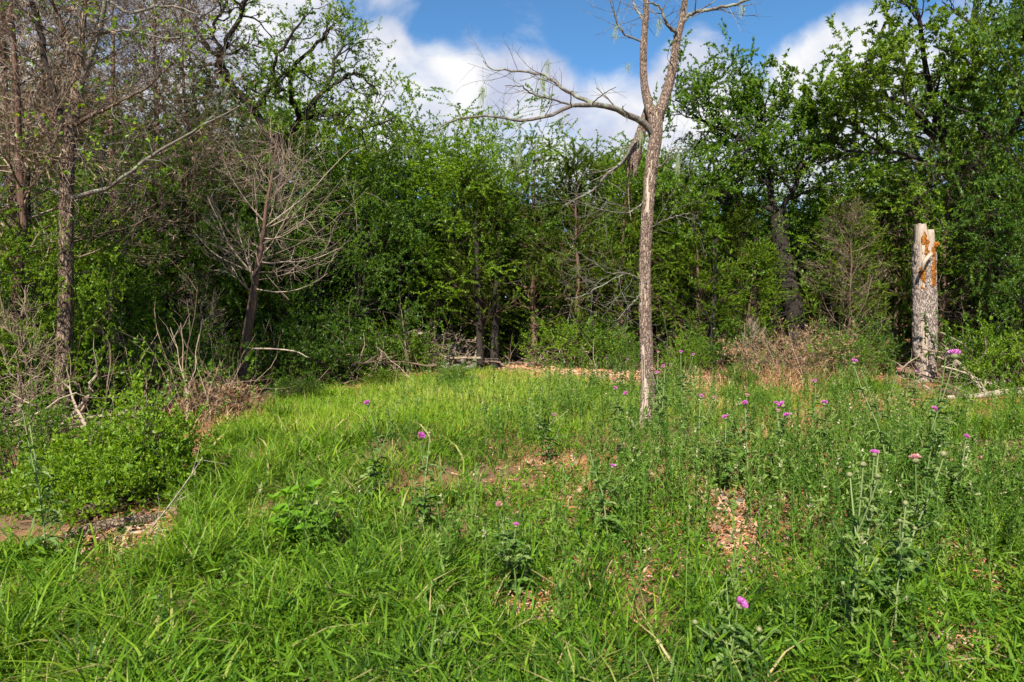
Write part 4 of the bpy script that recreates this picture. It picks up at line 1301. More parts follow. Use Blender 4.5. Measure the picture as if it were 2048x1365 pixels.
def scatter_ground(rg, N, y0=2.2, y1=19.0, p=.0, margin=1.18):
    """points on the ground the camera can see; density per square metre falls as 1/Y**(1+p)"""
    u = rg.random(N)
    Y = y0 * (y1 / y0) ** u if p == 0 else (y0 ** -p + u * (y1 ** -p - y0 ** -p)) ** (-1 / p)
    X = (rg.random(N) * 2 - 1) * (.75 * margin * Y + .5)
    z = gz(X, Y)
    P = np.stack([X, Y, z], 1)
    px, py = pix(np.stack([X, Y, 0 * X], 1))
    return P, px, py

def blades(g, rg, P, h, w, lean, r, segs=3):
    """curved tapering grass blades"""
    N = len(P)
    a = rg.random(N) * 6.283
    dx, dy = np.cos(a), np.sin(a)
    fa = a + 1.57 + rg.normal(size=N) * .5
    sx, sy = np.cos(fa), np.sin(fa)
    s = np.linspace(0, 1, segs + 1)
    hor = lean[:, None] * h[:, None] * s[None] ** 1.8
    zz = h[:, None] * (s[None] - .38 * np.clip(lean, 0, 1.3)[:, None] * s[None] ** 2.6)
    cx_, cy_ = P[:, :1] + dx[:, None] * hor, P[:, 1:2] + dy[:, None] * hor
    cz = P[:, 2:3] - .01 + zz
    wd = w[:, None] * np.array([.75, 1, .72, 0][:segs + 1] if segs == 3 else np.linspace(1, 0, segs + 1))[None] * .5
    C = np.stack([cx_, cy_, cz], -1)
    O = np.stack([sx, sy, 0 * sx], -1)[:, None] * wd[..., None]
    V = np.empty((N, 2 * segs + 1, 3))
    V[:, 0:2 * segs:2] = (C - O)[:, :segs]
    V[:, 1:2 * segs:2] = (C + O)[:, :segs]
    V[:, -1] = C[:, -1]
    K = 2 * segs + 1
    b = np.arange(N)[:, None] * K
    f4 = np.concatenate([b + np.array([[2 * i, 2 * i + 1, 2 * i + 3, 2 * i + 2]]) for i in range(segs - 1)])
    f3 = b + np.array([[2 * segs - 2, 2 * segs - 1, 2 * segs]])
    g.add(V, f3, f4, np.repeat(r, K))

def near_objects_clear(P):
    return np.ones(len(P), bool)

def grasses():
    rg = rng_(700)
    # clumped roots: blades gather in tufts
    N = 560000
    P, px, py = scatter_ground(rg, N, 2.1, 19.5, -.35)
    inside = inpoly(px, py, CLEARING)
    clump = fbm(np.stack([P[:, 0] * 2.6, P[:, 1] * 2.6, 0 * px], 1), 3)
    fine = fbm(np.stack([P[:, 0] * 9, P[:, 1] * 9, 0 * px + 3], 1), 2)
    bare = spots(px, py, BARE)
    meadow = np.clip(1.3 - ((px - 900) / 620) ** 2 - ((py - 810) / 75) ** 2, 0, 1)
    left = np.clip((1000 - px + (py - 900) * .5) / 350, 0, 1) * np.clip((py - 820) / 60, 0, 1)
    front = np.clip((py - 1080) / 160, 0, 1)
    righty = np.clip((px - 1750) / 120, 0, 1) * np.clip(1 - np.abs(py - 850) / 60, 0, 1)
    dens = .44 + .5 * meadow + .42 * left + .34 * front + .5 * righty
    dens *= np.maximum(np.clip((clump - .34) * 3.6, .08, 1.25) * np.clip((fine - .28) * 2.6, .1, 1.2), .85 * meadow)
    dens *= (1 - .96 * bare)
    keep = inside & (rg.random(N) < dens) & ~((np.abs(px - 1850) < 40) & (py < 785))
    P, px, py, clump, meadow, left, front, righty = [a[keep] for a in (P, px, py, clump, meadow, left, front, righty)]
    n = len(P)
    tall = rg.random(n) < (.20 * left + .11 * front + .03 + .2 * righty) * (clump > .47)
    h = (.07 + .12 * rg.random(n)) * (1 + .45 * left + .35 * meadow + .5 * righty)
    h = np.where(tall, .18 + .22 * rg.random(n) ** 1.5, h)
    Y = P[:, 1]
    w = (.0058 + .00042 * Y) * (.35 + 1.15 * rg.random(n) ** 1.4) * np.where(tall, 1.7, 1.0)
    lean = np.where(tall, .45 + .85 * rg.random(n), .25 + 1.1 * rg.random(n))
    r = np.clip(.42 + rg.normal(size=n) * .26 + .28 * meadow + .1 * left - .1 * front, 0, .93)
    dead = rg.random(n) < .08
    r = np.clip(r + .5 * (fbm(np.stack([P[:, 0] * .7, P[:, 1] * .7, 0 * px + 77], 1), 3) - .5), 0, .93)
    r = np.where(dead, .95 + .05 * rg.random(n), r)
    far = Y > 8
    deep = (~far) & (fbm(np.stack([P[:, 0] * .9, P[:, 1] * .9, 0 * px + 8], 1), 2) > .5)
    for sel, nm, mt, lb in ((far, 'meadow_grass', 'meadow', 'bright yellow green grass covering the sunlit middle of the clearing'),
                            (~far & ~deep, 'grass', 'grass', 'arching green grass blades in the foreground'),
                            (deep, 'grass', 'grass_deep', 'deeper green grass tufts between the brighter foreground grass')):
        g = Geo()
        blades(g, rg, P[sel], h[sel], w[sel], lean[sel], r[sel], 3 if nm == 'grass' else 2)
        tag(g.obj(nm, M[mt]), lb, None, None, 'stuff')
grasses()

def tussocks():
    """bunch grasses with long arching blades"""
    rg = rng_(710)
    spec = [(470, 1010, .55, 150), (420, 1060, .5, 120), (520, 960, .5, 140), (600, 930, .45, 120), (700, 900, .42, 110), (380, 1150, .55, 120), (90, 1250, .55, 110), (40, 1320, .5, 110), (250, 1300, .45, 110), (500, 1130, .45, 120), (760, 970, .45, 110),
            (1690, 800, .5, 170), (1740, 795, .5, 170), (1785, 800, .3, 120), (1510, 810, .42, 150), (1930, 870, .42, 160), (1990, 880, .42, 160), (2030, 860, .4, 150), (1880, 890, .38, 130), (1460, 800, .4, 120),
            (1180, 805, .35, 120), (1700, 1240, .5, 120), (1600, 1220, .45, 110), (1420, 1260, .45, 100), (1250, 1290, .4, 100), (1800, 1180, .45, 110), (2000, 1120, .45, 110), (850, 1180, .42, 110), (700, 1230, .42, 110), (1000, 1130, .38, 100), (560, 1280, .4, 110), (1560, 830, .35, 110), (900, 900, .35, 90), (880, 1010, .35, 90), (1330, 790, .35, 110), (650, 800, .35, 120), (560, 840, .4, 120), (480, 890, .4, 120)]
    g = Geo()
    for px, py, H, n in spec:
        c = on_ground(px, py)
        P = c[None] + rg.normal(size=(n, 3)) * np.array([.09, .09, 0])
        P[:, 2] = gz(P[:, 0], P[:, 1])
        Y = c[1]
        blades(g, rg, P, H * (.55 + .5 * rg.random(n)), (.0055 + .0004 * Y) * (.7 + .6 * rg.random(n)), .4 + .8 * rg.random(n), np.clip(.5 + rg.normal(size=n) * .2, 0, .93), 3)
    tag(g.obj('tussock_grass', M['grass']), 'long arching bunch grass in scattered tufts', None, None, 'stuff')
tussocks()

def ground_cover():
    rg = rng_(720)
    N = 56000
    P, px, py = scatter_ground(rg, N, 2.1, 17, .1)
    inside = inpoly(px, py, CLEARING)
    n1 = fbm(np.stack([P[:, 0] * 1.7, P[:, 1] * 1.7, 0 * px + 4], 1), 3)
    keep = inside & (rg.random(N) < np.clip((n1 - .36) * 4, 0, 1) * (1 - 1.0 * spots(px, py, BARE)))
    P = P[keep]
    Q = np.stack([P + [0, 0, .02], P + rg.normal(size=P.shape) * .03 + [0, 0, .09]], 1)
    g = Geo()
    leaves(g, rg, Q[::2], 5, 0, .030, .019, 1, .2, 0, .25, .2, .4, tri=True)
    Q = Q[1::2] + np.array([[[0, 0, 0], [0, 0, .06]]])
    leaves(g, rg, Q, 6, 0, .085, .011, 1, .25, 0, .2, .3, .5, .25, .4)
    tag(g.obj('ground_cover', M['clover']), 'low small leaved plants between the grass', None, None, 'stuff')
    # upright grey green weeds of the middle and right of the clearing
    N = 1900
    P, px, py = scatter_ground(rg, N * 5, 2.9, 12.5, -.2)
    pr = ~((np.abs(px - 1850) < 60) & (py < 830)) * np.clip((px - 800) / 200, .14, 1) * inpoly(px, py, CLEARING) * np.clip(1.05 - 1.1 * spots(px, py, BARE), .04, 1) * np.clip((1230 - py) / 150, .1, 1) * (fbm(np.stack([P[:, 0] * .8, P[:, 1] * .8, 0 * px + 40], 1), 2) > .46)
    P = P[rg.random(len(P)) < pr * .8][:N]
    n = len(P)
    H = .26 + .40 * rg.random(n) ** 1.3
    t = np.linspace(0, 1, 6)
    S = np.zeros((n, 6, 3))
    S[:] = P[:, None]
    S[:, :, 2] += H[:, None] * t[None]
    S[:, 1:, :2] += np.cumsum(rg.normal(size=(n, 5, 2)) * .012, axis=1)
    g = Geo()
    tubes(g, S, np.full((n, 6), .0032) * np.linspace(1, .5, 6), 3, 0, rg.random(n))
    br, brr = grow(rg, S, np.full((n, 6), .003), 3, .45, .95, .6, .14, 4, .1, .05, .7)
    tubes(g, br, brr, 3, 0, rg.random(len(br)))
    leaves(g, rg, S, 34, .02, .046, .012, .8, .45, 0, .3, .3, .9, tri=True)
    leaves(g, rg, br, 8, .1, .030, .009, .9, .2, 0, .3, .3, .9, tri=True)
    tops_ = S[rg.random(n) < .25][:, -2:]
    leaves(g, rg, tops_, 9, .4, .020, .012, 1, .3, 1, .3, .3, .7, tri=True)
    tag(g.obj('tall_weeds', [M['weed'], M['weed_top']]), 'grey green leafy weeds standing up through the grass', None, None, 'stuff')
ground_cover()

def chips_and_litter():
    rg = rng_(730)
    def slivers(g, P, L, W, r):
        n = len(P)
        a = rg.random(n) * 6.28
        tilt = rg.normal(size=n) * .25
        d = np.stack([np.cos(a) * np.cos(tilt), np.sin(a) * np.cos(tilt), np.sin(tilt)], 1)
        s = nrm(np.cross(d, np.array([0, 0, 1.]) + rg.normal(size=(n, 3)) * .35))
        u = np.cross(s, d)
        hl, hw, ht = d * L[:, None] / 2, s * W[:, None] / 2, u * W[:, None] * .35
        V = np.stack([P - hl - hw, P - hl + hw, P + hl + hw * .6, P + hl - hw * .6, P - hl * .9 - hw * .6 + ht, P - hl * .9 + hw * .6 + ht, P + hl * .9 + hw * .4 + ht, P + hl * .9 - hw * .4 + ht], 1)
        q = np.arange(n)[:, None] * 8
        f4 = np.concatenate([q + np.array([x]) for x in ((4, 5, 6, 7), (1, 2, 6, 5), (3, 0, 4, 7))])
        g.add(V, None, f4, np.repeat(r, 8))
    N = 26000
    P, px, py = scatter_ground(rg, N, 2.1, 15, .1)
    k = inpoly(px, py, CLEARING) & (rg.random(N) < .16 + .9 * spots(px, py, BARE)) | (inpoly(px, py, [(100, 1120), (330, 1095), (345, 1010), (395, 930), (300, 1000), (140, 1050)]) & (rg.random(N) < .6))
    P = P[k]
    extra = []
    for x, y, a, b_, w_ in BARE:
        c0, cx1, cy1 = on_ground(x, y), on_ground(x + a, y), on_ground(x, y - b_)
        rx, ry = abs(cx1[0] - c0[0]) * .75, abs(cy1[1] - c0[1]) * .75
        m_ = int(np.clip(1300 * rx * ry * 4 * w_, 60, 1300))
        extra.append(c0[None] + rg.normal(size=(m_, 3)) * np.array([rx * .7, ry * .7, 0]))
    E = np.concatenate(extra)
    E[:, 2] = gz(E[:, 0], E[:, 1])
    P = np.concatenate([P, E[E[:, 1] > 2]])
    P[:, 2] += .012 + .016 * rg.random(len(P))
    n = len(P)
    g = Geo()
    slivers(g, P, .035 + .12 * rg.random(n) ** 2, .004 + .008 * rg.random(n) ** 1.5, np.clip(rg.normal(size=n) * .3 + .42, 0, 1))
    # on the path
    n = 5000
    i = rg.integers(0, 59, n)
    c = PATH_C[i] + rg.normal(size=(n, 3)) * np.array([.6, .6, 0])
    c[:, 2] = gz(c[:, 0], c[:, 1]) + .02 + .02 * rg.random(n)
    slivers(g, c, .05 + .14 * rg.random(n), .012 + .02 * rg.random(n), np.clip(rg.normal(size=n) * .25 + .6, 0, 1))
    tag(g.obj('mulch', M['chips']), 'reddish wood chips and bark slivers lying on the bare ground', None, None, 'stuff')
    # dead leaves under the trees
    N = 26000
    x, y = rg.uniform(-17, 17, N), rg.uniform(6, 24, N)
    px, py = pix(np.stack([x, y, 0 * x], 1))
    k = ~inpoly(px, py, CLEARING)
    P = np.stack([x, y, gz(x, y) + .02], 1)[k]
    E = E[rg.random(len(E)) < .35] + rg.normal(size=(1, 3)) * 0
    E = E + rg.normal(size=E.shape) * np.array([.12, .12, 0])
    E[:, 2] = gz(E[:, 0], E[:, 1]) + .03
    P = np.concatenate([P, E[E[:, 1] > 2.2]])
    Q = np.stack([P, P + rg.normal(size=P.shape) * np.array([.05, .05, .01])], 1)
    g = Geo()
    leaves(g, rg, Q, 1, 0, .06, .035, 1, 0, 0, .4, .2, 0)
    tag(g.obj('leaf_litter', M['litter']), 'brown dead leaves carpeting the ground under the trees', None, None, 'stuff')
chips_and_litter()

def dry_stuff():
    rg = rng_(740)
    # russet dry grass and needles under the bent oak and by the leaning cedar
    g = Geo()
    for px, py, sx, n, H in [(1570, 775, .7, 520, .62), (1490, 775, .6, 300, .5), (1640, 770, .5, 330, .7), (1400, 772, .4, 220, .5), (420, 830, .5, 420, .35), (480, 835, .5, 300, .25), (1450, 790, .5, 250, .4), (1740, 815, .4, 260, .35), (380, 850, .3, 160, .4)]:
        c = on_ground(px, py)
        P = c[None] + rg.normal(size=(n, 3)) * np.array([sx, sx * .5, 0])
        P[:, 2] = gz(P[:, 0], P[:, 1])
        blades(g, rg, P, H * (.3 + .7 * rg.random(n)), np.full(n, .0075), .2 + 1.0 * rg.random(n), rg.random(n), 3)
    tag(g.obj('dry_grass', M['dry']), 'tan dry grass stalks along the edge of the wood', None, None, 'stuff')
    # russet dead twigs with needles: the brush between the bent oak and the clearing
    for lb, lst in (('russet dead cedar brush at the foot of the bent oak', [(1530, 765, 1.0), (1590, 768, 1.1), (1645, 765, 1.2), (1690, 765, .9)]),
                    ('low brown dead brush at the foot of the leaning cedar', [(420, 835, .45), (460, 830, .5), (395, 820, .55)])):
        b = on_ground(*lst[0][:2])
        b[2] = G1(b[0], b[1])
        o = empty('brush_pile', b, 0, lb, 'brush')
        g, gn = Geo(), Geo()
        for px, py, H in lst:
            c = on_ground(px, py) - b
            P0 = np.zeros((14, 6, 3))
            a = rg.random(14) * 6.28
            t = np.linspace(0, 1, 6)
            ln = H * (.6 + .5 * rg.random(14))
            P0[:, :, 0] = c[0] + np.cos(a)[:, None] * t[None] * ln[:, None] * .7
            P0[:, :, 1] = c[1] + np.sin(a)[:, None] * t[None] * ln[:, None] * .4
            P0[:, :, 2] = t[None] * ln[:, None] * (.3 + .6 * rg.random((14, 1)))
            P0[:, 1:] += np.cumsum(rg.normal(size=(14, 5, 3)) * .03, axis=1)
            R0 = np.linspace(.008, .003, 6)[None] * np.ones((14, 1))
            P1, R1 = grow(rg, P0, R0, 7, .2, 1, .7, .35 * H, 4, .15, -.03)
            P2, R2 = grow(rg, P1, R1, 4, .2, 1, .7, .15 * H, 3, .15, -.05)
            for X, R in ((P0, R0), (P1, R1), (P2, R2)): tubes(g, X, R, 3, 0, rg.random(len(X)))
            leaves(gn, rg, P2[rg.random(len(P2)) < .75], 8, 0, .06, .014, .7, -.1, 0, .1, .8)
        g.obj('twigs', M['twig_brown'], o)['kind'] = 'stuff'
        gn.obj('needles', M['russet'], o)['kind'] = 'stuff'
    # bare stems of the thicket along the whole edge
    N = 1100
    pxs, pys = rg.uniform(-60, 2110, N), rg.uniform(695, 790, N)
    left = pxs < 480
    pys = np.where(left, rg.uniform(740, 870, N), pys)
    P = np.array([on_ground(a, b) for a, b in zip(pxs, pys)])
    px, py = pix(P)
    onpath = np.min(np.linalg.norm(P[:, None, :2] - PATH_C[None, :, :2], axis=2), 1) < 1.0
    P = P[~inpoly(px, py, CLEARING) & ~onpath & ~((np.abs(px - 1850) < 75) & (py > 742))]
    n = len(P)
    P[:, 2] = gz(P[:, 0], P[:, 1]) - .02
    t = np.linspace(0, 1, 6)
    H = .5 + 1.4 * rg.random(n) ** 2
    S_ = np.zeros((n, 6, 3))
    S_[:] = P[:, None]
    S_[:, :, 2] += H[:, None] * t[None] * (.6 + .4 * rg.random((n, 1)))
    S_[:, :, :2] += rg.normal(size=(n, 1, 2)) * t[None, :, None] * .35
    S_[:, 1:] += np.cumsum(rg.normal(size=(n, 5, 3)) * .03, axis=1)
    g = Geo()
    tubes(g, S_, np.linspace(.008, .003, 6)[None] * (.6 + .8 * rg.random((n, 1))), 3, 0, rg.random(n))
    B, R = grow(rg, S_, np.full((n, 6), .005), 4, .2, 1, .7, .4, 4, .15, .03, .6, None, .5)
    tubes(g, B, R, 3, 0, rg.random(len(B)))
    tag(g.obj('thicket', M['twig_brown']), 'tangle of bare thin stems along the shaded edge of the wood', None, None, 'stuff')
    # leafy undergrowth
    ppx, ppy = pix(P)
    P = P[(rg.random(n) < .9) & ~((np.abs(ppx - 1850) < 110) & (ppy > 735))]
    Q = np.repeat(P, 5, 0) + rg.normal(size=(len(P) * 5, 3)) * np.array([.3, .3, 0])
    Q[:, 2] = gz(Q[:, 0], Q[:, 1]) + rg.random(len(Q)) ** 1.5 * .8
    Q = np.stack([Q, Q + rg.normal(size=Q.shape) * .12], 1)
    g = Geo()
    leaves(g, rg, Q, 9, 0, .05, .03, 1, .1, tri=True)
    tag(g.obj('undergrowth', M['leaf_mid']), 'scattered low green leaves among the thicket stems', None, None, 'stuff')
dry_stuff()

# ------------------------------------------------------------------ brush pile, logs, fallen branches
def fallen(name, label, cat, pts, wd, bark, n=26, k=12, group=None, ridge=.15, sub=0, seed=1):
    """log or branch lying on the ground: photo pixels on the ground, plus height of the axis above it"""
    rg = rng_(seed)
    Q = []
    for p in pts:
        q = on_ground(p[0], p[1])
        q[2] = G1(q[0], q[1]) + (p[2] if len(p) > 2 else 0)
        Q.append(q)
    mpp = np.array([q[1] / FPX for q in Q])
    r = np.array(wd) * mpp / 2
    for q, x in zip(Q, r): q[2] += x * .8
    b = Q[0].copy()
    o = empty(name, b, 0, label, cat, group)
    p, rr = smooth_line([q - b for q in Q], n, r)
    ring = np.arange(k) * 2 * math.pi / k
    T = nrm(np.gradient(p, axis=0))
    U = nrm(np.cross(T, [[0, 0, 1.]]))
    V = np.cross(U, T)
    A, SS = np.meshgrid(ring, np.arange(n) * .3)
    rel = 1 + ridge * (fbm(np.stack([np.cos(A).ravel() * 2, np.sin(A).ravel() * 2, SS.ravel() + seed], 1), 3).reshape(n, k) - .5) * 2
    P = p[:, None] + (U[:, None] * np.cos(ring)[None, :, None] + V[:, None] * np.sin(ring)[None, :, None]) * (rr[:, None] * rel)[..., None]
    g = Geo()
    f3 = []
    for e, c in ((0, 0), (n - 1, 1)):
        for j in range(1, k - 1): f3.append((e * k, e * k + j, e * k + j + 1) if c else (e * k, e * k + j + 1, e * k + j))
    g.add(P, f3, grid_faces(n, k))
    g.obj('wood', M[bark], o, True)
    if sub:
        B, R = grow(rg, p[None], rr[None], sub, .15, 1, .8, .5, 5, .12, .02, .45)
        B2, R2 = grow(rg, B, R, 4, .2, 1, .7, .2, 3, .12, .0, .6)
        g = Geo()
        tubes(g, B, R, 4); tubes(g, B2, R2, 3)
        g.obj('twigs', M[bark], o)['kind'] = 'stuff'
    return o
FB = 'dead wood lying on the ground'
for i, (nm, lb, cat, pts, wd, bk, sb) in enumerate([
    ('fallen_log', 'dark weathered log under the front edge of the broad bright shrub', 'log', [(130, 1078), (200, 1062), (270, 1052), (325, 1040)], [20, 26, 26, 20], 'bark_brown', 0),
    ('fallen_log', 'thick bark covered log end under the shadow of the broad shrub', 'log', [(165, 1040), (205, 1028), (245, 1020)], [30, 34, 30], 'bark_brown', 0),
    ('fallen_branch', 'pale thin branch lying in front of the dark log', 'branch', [(215, 1085), (260, 1070), (310, 1063), (345, 1055)], [8, 9, 9, 7], 'wood_bare', 5),
    ('fallen_log', 'grey log poking in from the left edge beside the broad shrub', 'log', [(-60, 985), (0, 972), (50, 960), (95, 955)], [18, 18, 16, 10], 'bark_brown', 0),
    ('fallen_branch', 'long pale fallen branch lying across the right edge by the stump', 'branch', [(1895, 800), (1960, 797), (2020, 790), (2100, 785)], [9, 12, 14, 15], 'wood_bare', 6),
    ('fallen_branch', 'second pale fallen branch just behind the long one at the right', 'branch', [(1935, 778, .1), (1990, 782, .12), (2040, 778, .15), (2110, 772, .2)], [6, 8, 9, 10], 'wood_bare', 6),
    ('fallen_branch', 'dark short branch slanting in the grass right of the stump', 'branch', [(1882, 793, .06), (1915, 800, .03), (1945, 808)], [11, 12, 10], 'bark_brown', 0),
    ('fallen_branch', 'bare branch leaning down to the right from the stump foot', 'branch', [(1880, 772, .55), (1915, 778, .42), (1950, 785, .15), (1975, 795)], [7, 7, 6, 4], 'wood_bare', 8),
    ('wood_piece', 'pale slab of broken wood on the red mulch in the foreground', 'wood', [(1440, 1165), (1470, 1152), (1505, 1143)], [16, 22, 12], 'wood_bare', 0),
    ('wood_piece', 'whitish bark slab in the middle of the bare mulch patch', 'wood', [(1440, 1022), (1470, 1014), (1505, 1010)], [9, 13, 10], 'bark_grey', 0),
    ('wood_piece', 'narrow grey stick standing out on the upper end of the mulch patch', 'wood', [(1425, 985), (1440, 1000), (1455, 1018)], [8, 11, 8], 'bark_grey', 0),
    ('wood_piece', 'reddish chunk of wood in the grass right of the broad shrub', 'wood', [(400, 935), (412, 918), (424, 905)], [12, 15, 9], 'bark_dead', 0),
    ('wood_piece', 'pale stick at the lower right among the dry leaves', 'wood', [(1850, 1290), (1890, 1280), (1930, 1276)], [14, 18, 10], 'wood_bare', 0),
    ('fallen_branch', 'curved bare stick lying on the mulch at the lower right', 'branch', [(1840, 1222), (1900, 1205), (1970, 1206), (2030, 1222)], [5, 5, 4, 3], 'wood_bare', 0),
    ('fallen_branch', 'bleached branch curving over the dark shrubs left of the path', 'branch', [(690, 745, .35), (730, 742, .55), (790, 738, .75), (860, 735, .78), (900, 732, .6)], [5, 6, 6, 7, 6], 'wood_bare', 8),
    ]): fallen(nm, lb, cat, pts, wd, bk, 26, 12, FB, .2, sb, i + 3)

def brush_heap(label, spec, seed, mat='twig_grey'):
    rg = rng_(seed)
    b = on_ground(*spec[0][:2])
    b[2] = G1(b[0], b[1])
    o = empty('brush_pile', b, 0, label, 'brush pile')
    g = Geo()
    for px, py, n, sx, H in spec:
        c = on_ground(px, py) - b
        P0 = np.zeros((n, 7, 3))
        t = np.linspace(-.5, .5, 7)
        a, el = rg.random(n) * 6.28, rg.normal(size=n) * .45
        ln = .5 + 1.1 * rg.random(n)
        d = np.stack([np.cos(a) * np.cos(el), np.sin(a) * np.cos(el) * .7, np.sin(el)], 1) * ln[:, None]
        cc = np.stack([c[0] + rg.normal(size=n) * sx, c[1] + rg.normal(size=n) * sx * .5, np.abs(rg.normal(size=n)) * H * .5 + .08], 1)
        P0 = cc[:, None] + d[:, None] * t[None, :, None]
        P0[:, 1:] += np.cumsum(rg.normal(size=(n, 6, 3)) * .025, axis=1)
        P0[:, :, 2] = np.maximum(P0[:, :, 2], .01)
        R0 = (np.linspace(.018, .006, 7)[None] * (.4 + rg.random((n, 1))))
        P1, R1 = grow(rg, P0, R0, 5, .2, 1, .7, .35, 4, .15, 0)
        P1[:, :, 2] = np.maximum(P1[:, :, 2], .01)
        tubes(g, P0, R0, 5, 0, rg.random(n))
        tubes(g, P1, R1, 3, 0, rg.random(len(P1)))
    g.obj('twigs', M[mat], o)['kind'] = 'stuff'
    return o, b
o, b = brush_heap('heap of bare dead branches at the left side of the path mouth', [(895, 738, 34, .5, .6), (925, 730, 16, .3, .45), (870, 735, 16, .4, .6)], 800)
rg = rng_(801)
for px, py, px2, py2, wd in [(880, 735, 935, 690, 12), (895, 738, 870, 692, 10), (905, 740, 928, 715, 16), (925, 742, 950, 718, 14), (888, 742, 900, 690, 9)]:
    q0 = on_ground(px, py)
    q1 = at(px2, py2, q0[1] + .3)
    g = Geo()
    p = smooth_line([q0 - b, (q0 + q1) / 2 - b + rg.normal(size=3) * .05, q1 - b], 10)
    tubes(g, p[None], (np.linspace(1, .6, 10) * wd * q0[1] / FPX / 2)[None], 7, cap=True)
    g.obj('branch', M['bark_grey'], o, True)
brush_heap('grey twiggy brush lying along the right side of the path', [(1100, 735, 26, .6, .5), (1060, 722, 18, .6, .45)], 802)
brush_heap('tangle of grey twigs in the shade left of the bright path shrub', [(650, 765, 26, .7, .5), (700, 760, 16, .5, .4)], 803, 'twig_brown')
brush_heap('loose pale twigs piled at the right edge behind the fallen branches', [(1960, 775, 30, .8, .5), (2030, 775, 20, .6, .5)], 804)
brush_heap('dead twigs piled at the left edge below the forked tree', [(30, 890, 30, .6, .5), (60, 870, 20, .5, .6)], 805)

# ------------------------------------------------------------------ broad leaved weed in the foreground
def pokeweed():
    rg = rng_(900)
    base = on_ground(600, 1105)
    base[2] = G1(base[0], base[1])
    o = empty('leafy_weed', base, 0, 'bushy weed with broad pointed bright leaves in the left foreground grass', 'plant')
    # one leaf: blade with a folded midrib, 7 stations
    g = Geo()
    s = np.linspace(0, 1, 8)
    w = np.sin(np.clip(s * 1.02, 0, 1) * math.pi) ** .8 * (1 - .35 * s) * .30
    w[-1] = 0
    z = .06 * np.sin(s * 2.6) - .16 * s ** 2
    V = []
    for i in range(8):
        V += [(-w[i], s[i], z[i] + w[i] * .3), (0, s[i], z[i]), (w[i], s[i], z[i] + w[i] * .3)]
    f = []
    for i in range(7):
        for j in (0, 1): f.append((i * 3 + j, i * 3 + j + 1, i * 3 + j + 4, i * 3 + j + 3))
    g.add(np.array(V), None, f)
    leaf = g.mesh('leaf', M['weed_leaf'], True)
    gs = Geo()
    for k in range(9):
        a = k * 2.4 + rg.random()
        out, H = .05 + .23 * rg.random(), .26 + .16 * rg.random()
        t = np.linspace(0, 1, 9)
        P = np.stack([np.cos(a) * out * t ** .8, np.sin(a) * out * t ** .8, H * t], 1) + rg.normal(size=(9, 3)) * .004
        tubes(gs, P[None], np.linspace(.006, .0025, 9)[None], 6)
        for i in range(2, 9):
            for sgn in (0, math.pi):
                if i == 8 and sgn: continue
                az = i * 1.57 + sgn + a + rg.normal() * .3
                L = (.11 if i < 7 else .075) * (.75 + .5 * rg.random()) * (.8 if i < 3 else 1)
                q = part('leaf', leaf, o, tuple(P[i]), (.1 + .35 * rg.normal() * .6, rg.normal() * .25, az), L)
        for j in range(4):
            part('leaf', leaf, o, tuple(P[8]), (.5 + .3 * rg.random(), rg.normal() * .2, a + j * 1.57), .06 + .03 * rg.random())
    gs.obj('stem', M['thistle_stem'], o, True)
pokeweed()

# ------------------------------------------------------------------ thistles
def bulb_mesh(rg, flower=True):
    g = Geo()
    # rounded urn of overlapping bracts
    n, k = 9, 14
    t = np.linspace(0, 1, n)
    r = np.array([.004, .011, .0165, .0185, .0185, .017, .0145, .0115, .008])
    z = np.linspace(0, .030, n)
    a = np.arange(k) * 2 * math.pi / k
    V = np.stack([r[:, None] * np.cos(a)[None] * (1 + .09 * ((np.arange(k) % 2)[None] * 2 - 1) * ((np.arange(n) % 2)[:, None] * 2 - 1)), r[:, None] * np.sin(a)[None] * (1 + .09 * ((np.arange(k) % 2)[None] * 2 - 1) * ((np.arange(n) % 2)[:, None] * 2 - 1)), z[:, None] + 0 * a[None]], -1)
    g.add(V, None, grid_faces(n, k), np.repeat(t, k))
    g.add(np.vstack([V[-1], [[0, 0, .032]]]), [(i, (i + 1) % k, k) for i in range(k)], None, .8)
    # little spines
    m = 60
    aa, zz = rg.random(m) * 6.28, rg.random(m) * .024 + .003
    rad = np.interp(zz, z, r)
    p = np.stack([np.cos(aa) * rad, np.sin(aa) * rad, zz], 1)
    d = np.stack([np.cos(aa), np.sin(aa), .7 + 0 * aa], 1)
    sd_ = np.stack([-np.sin(aa), np.cos(aa), 0 * aa], 1) * .0012
    g.add(np.stack([p - sd_, p + sd_, p + d * .006], 1), np.arange(m)[:, None] * 3 + np.array([[0, 1, 2]]), None, .9)
    return g.mesh('bracts', M['thistle_bulb'], True)

def petals_mesh(rg, mat, n=170):
    g = Geo()
    th = np.sqrt(rg.random(n)) * 1.25
    a = rg.random(n) * 6.28
    d = np.stack([np.sin(th) * np.cos(a), np.sin(th) * np.sin(a), np.cos(th)], 1)
    p0 = np.array([0, 0, .024]) + d * np.array([.008, .008, .002])
    L = .017 + .008 * rg.random(n)
    p1 = p0 + d * L[:, None] + np.array([0, 0, .004])
    s = nrm(np.cross(d, rg.normal(size=(n, 3)))) * .0016
    V = np.stack([p0 - s * .6, p0 + s * .6, p1 + s * 1.3, p1 - s * 1.3], 1)
    g.add(V, None, np.arange(n)[:, None] * 4 + np.array([[0, 1, 2, 3]]), np.repeat(rg.random(n), 4))
    return g.mesh('petals', M[mat])
rg = rng_(950)
BULB, PETAL, FADED = bulb_mesh(rg), petals_mesh(rg, 'petal'), petals_mesh(rg, 'petal_faded', 120)

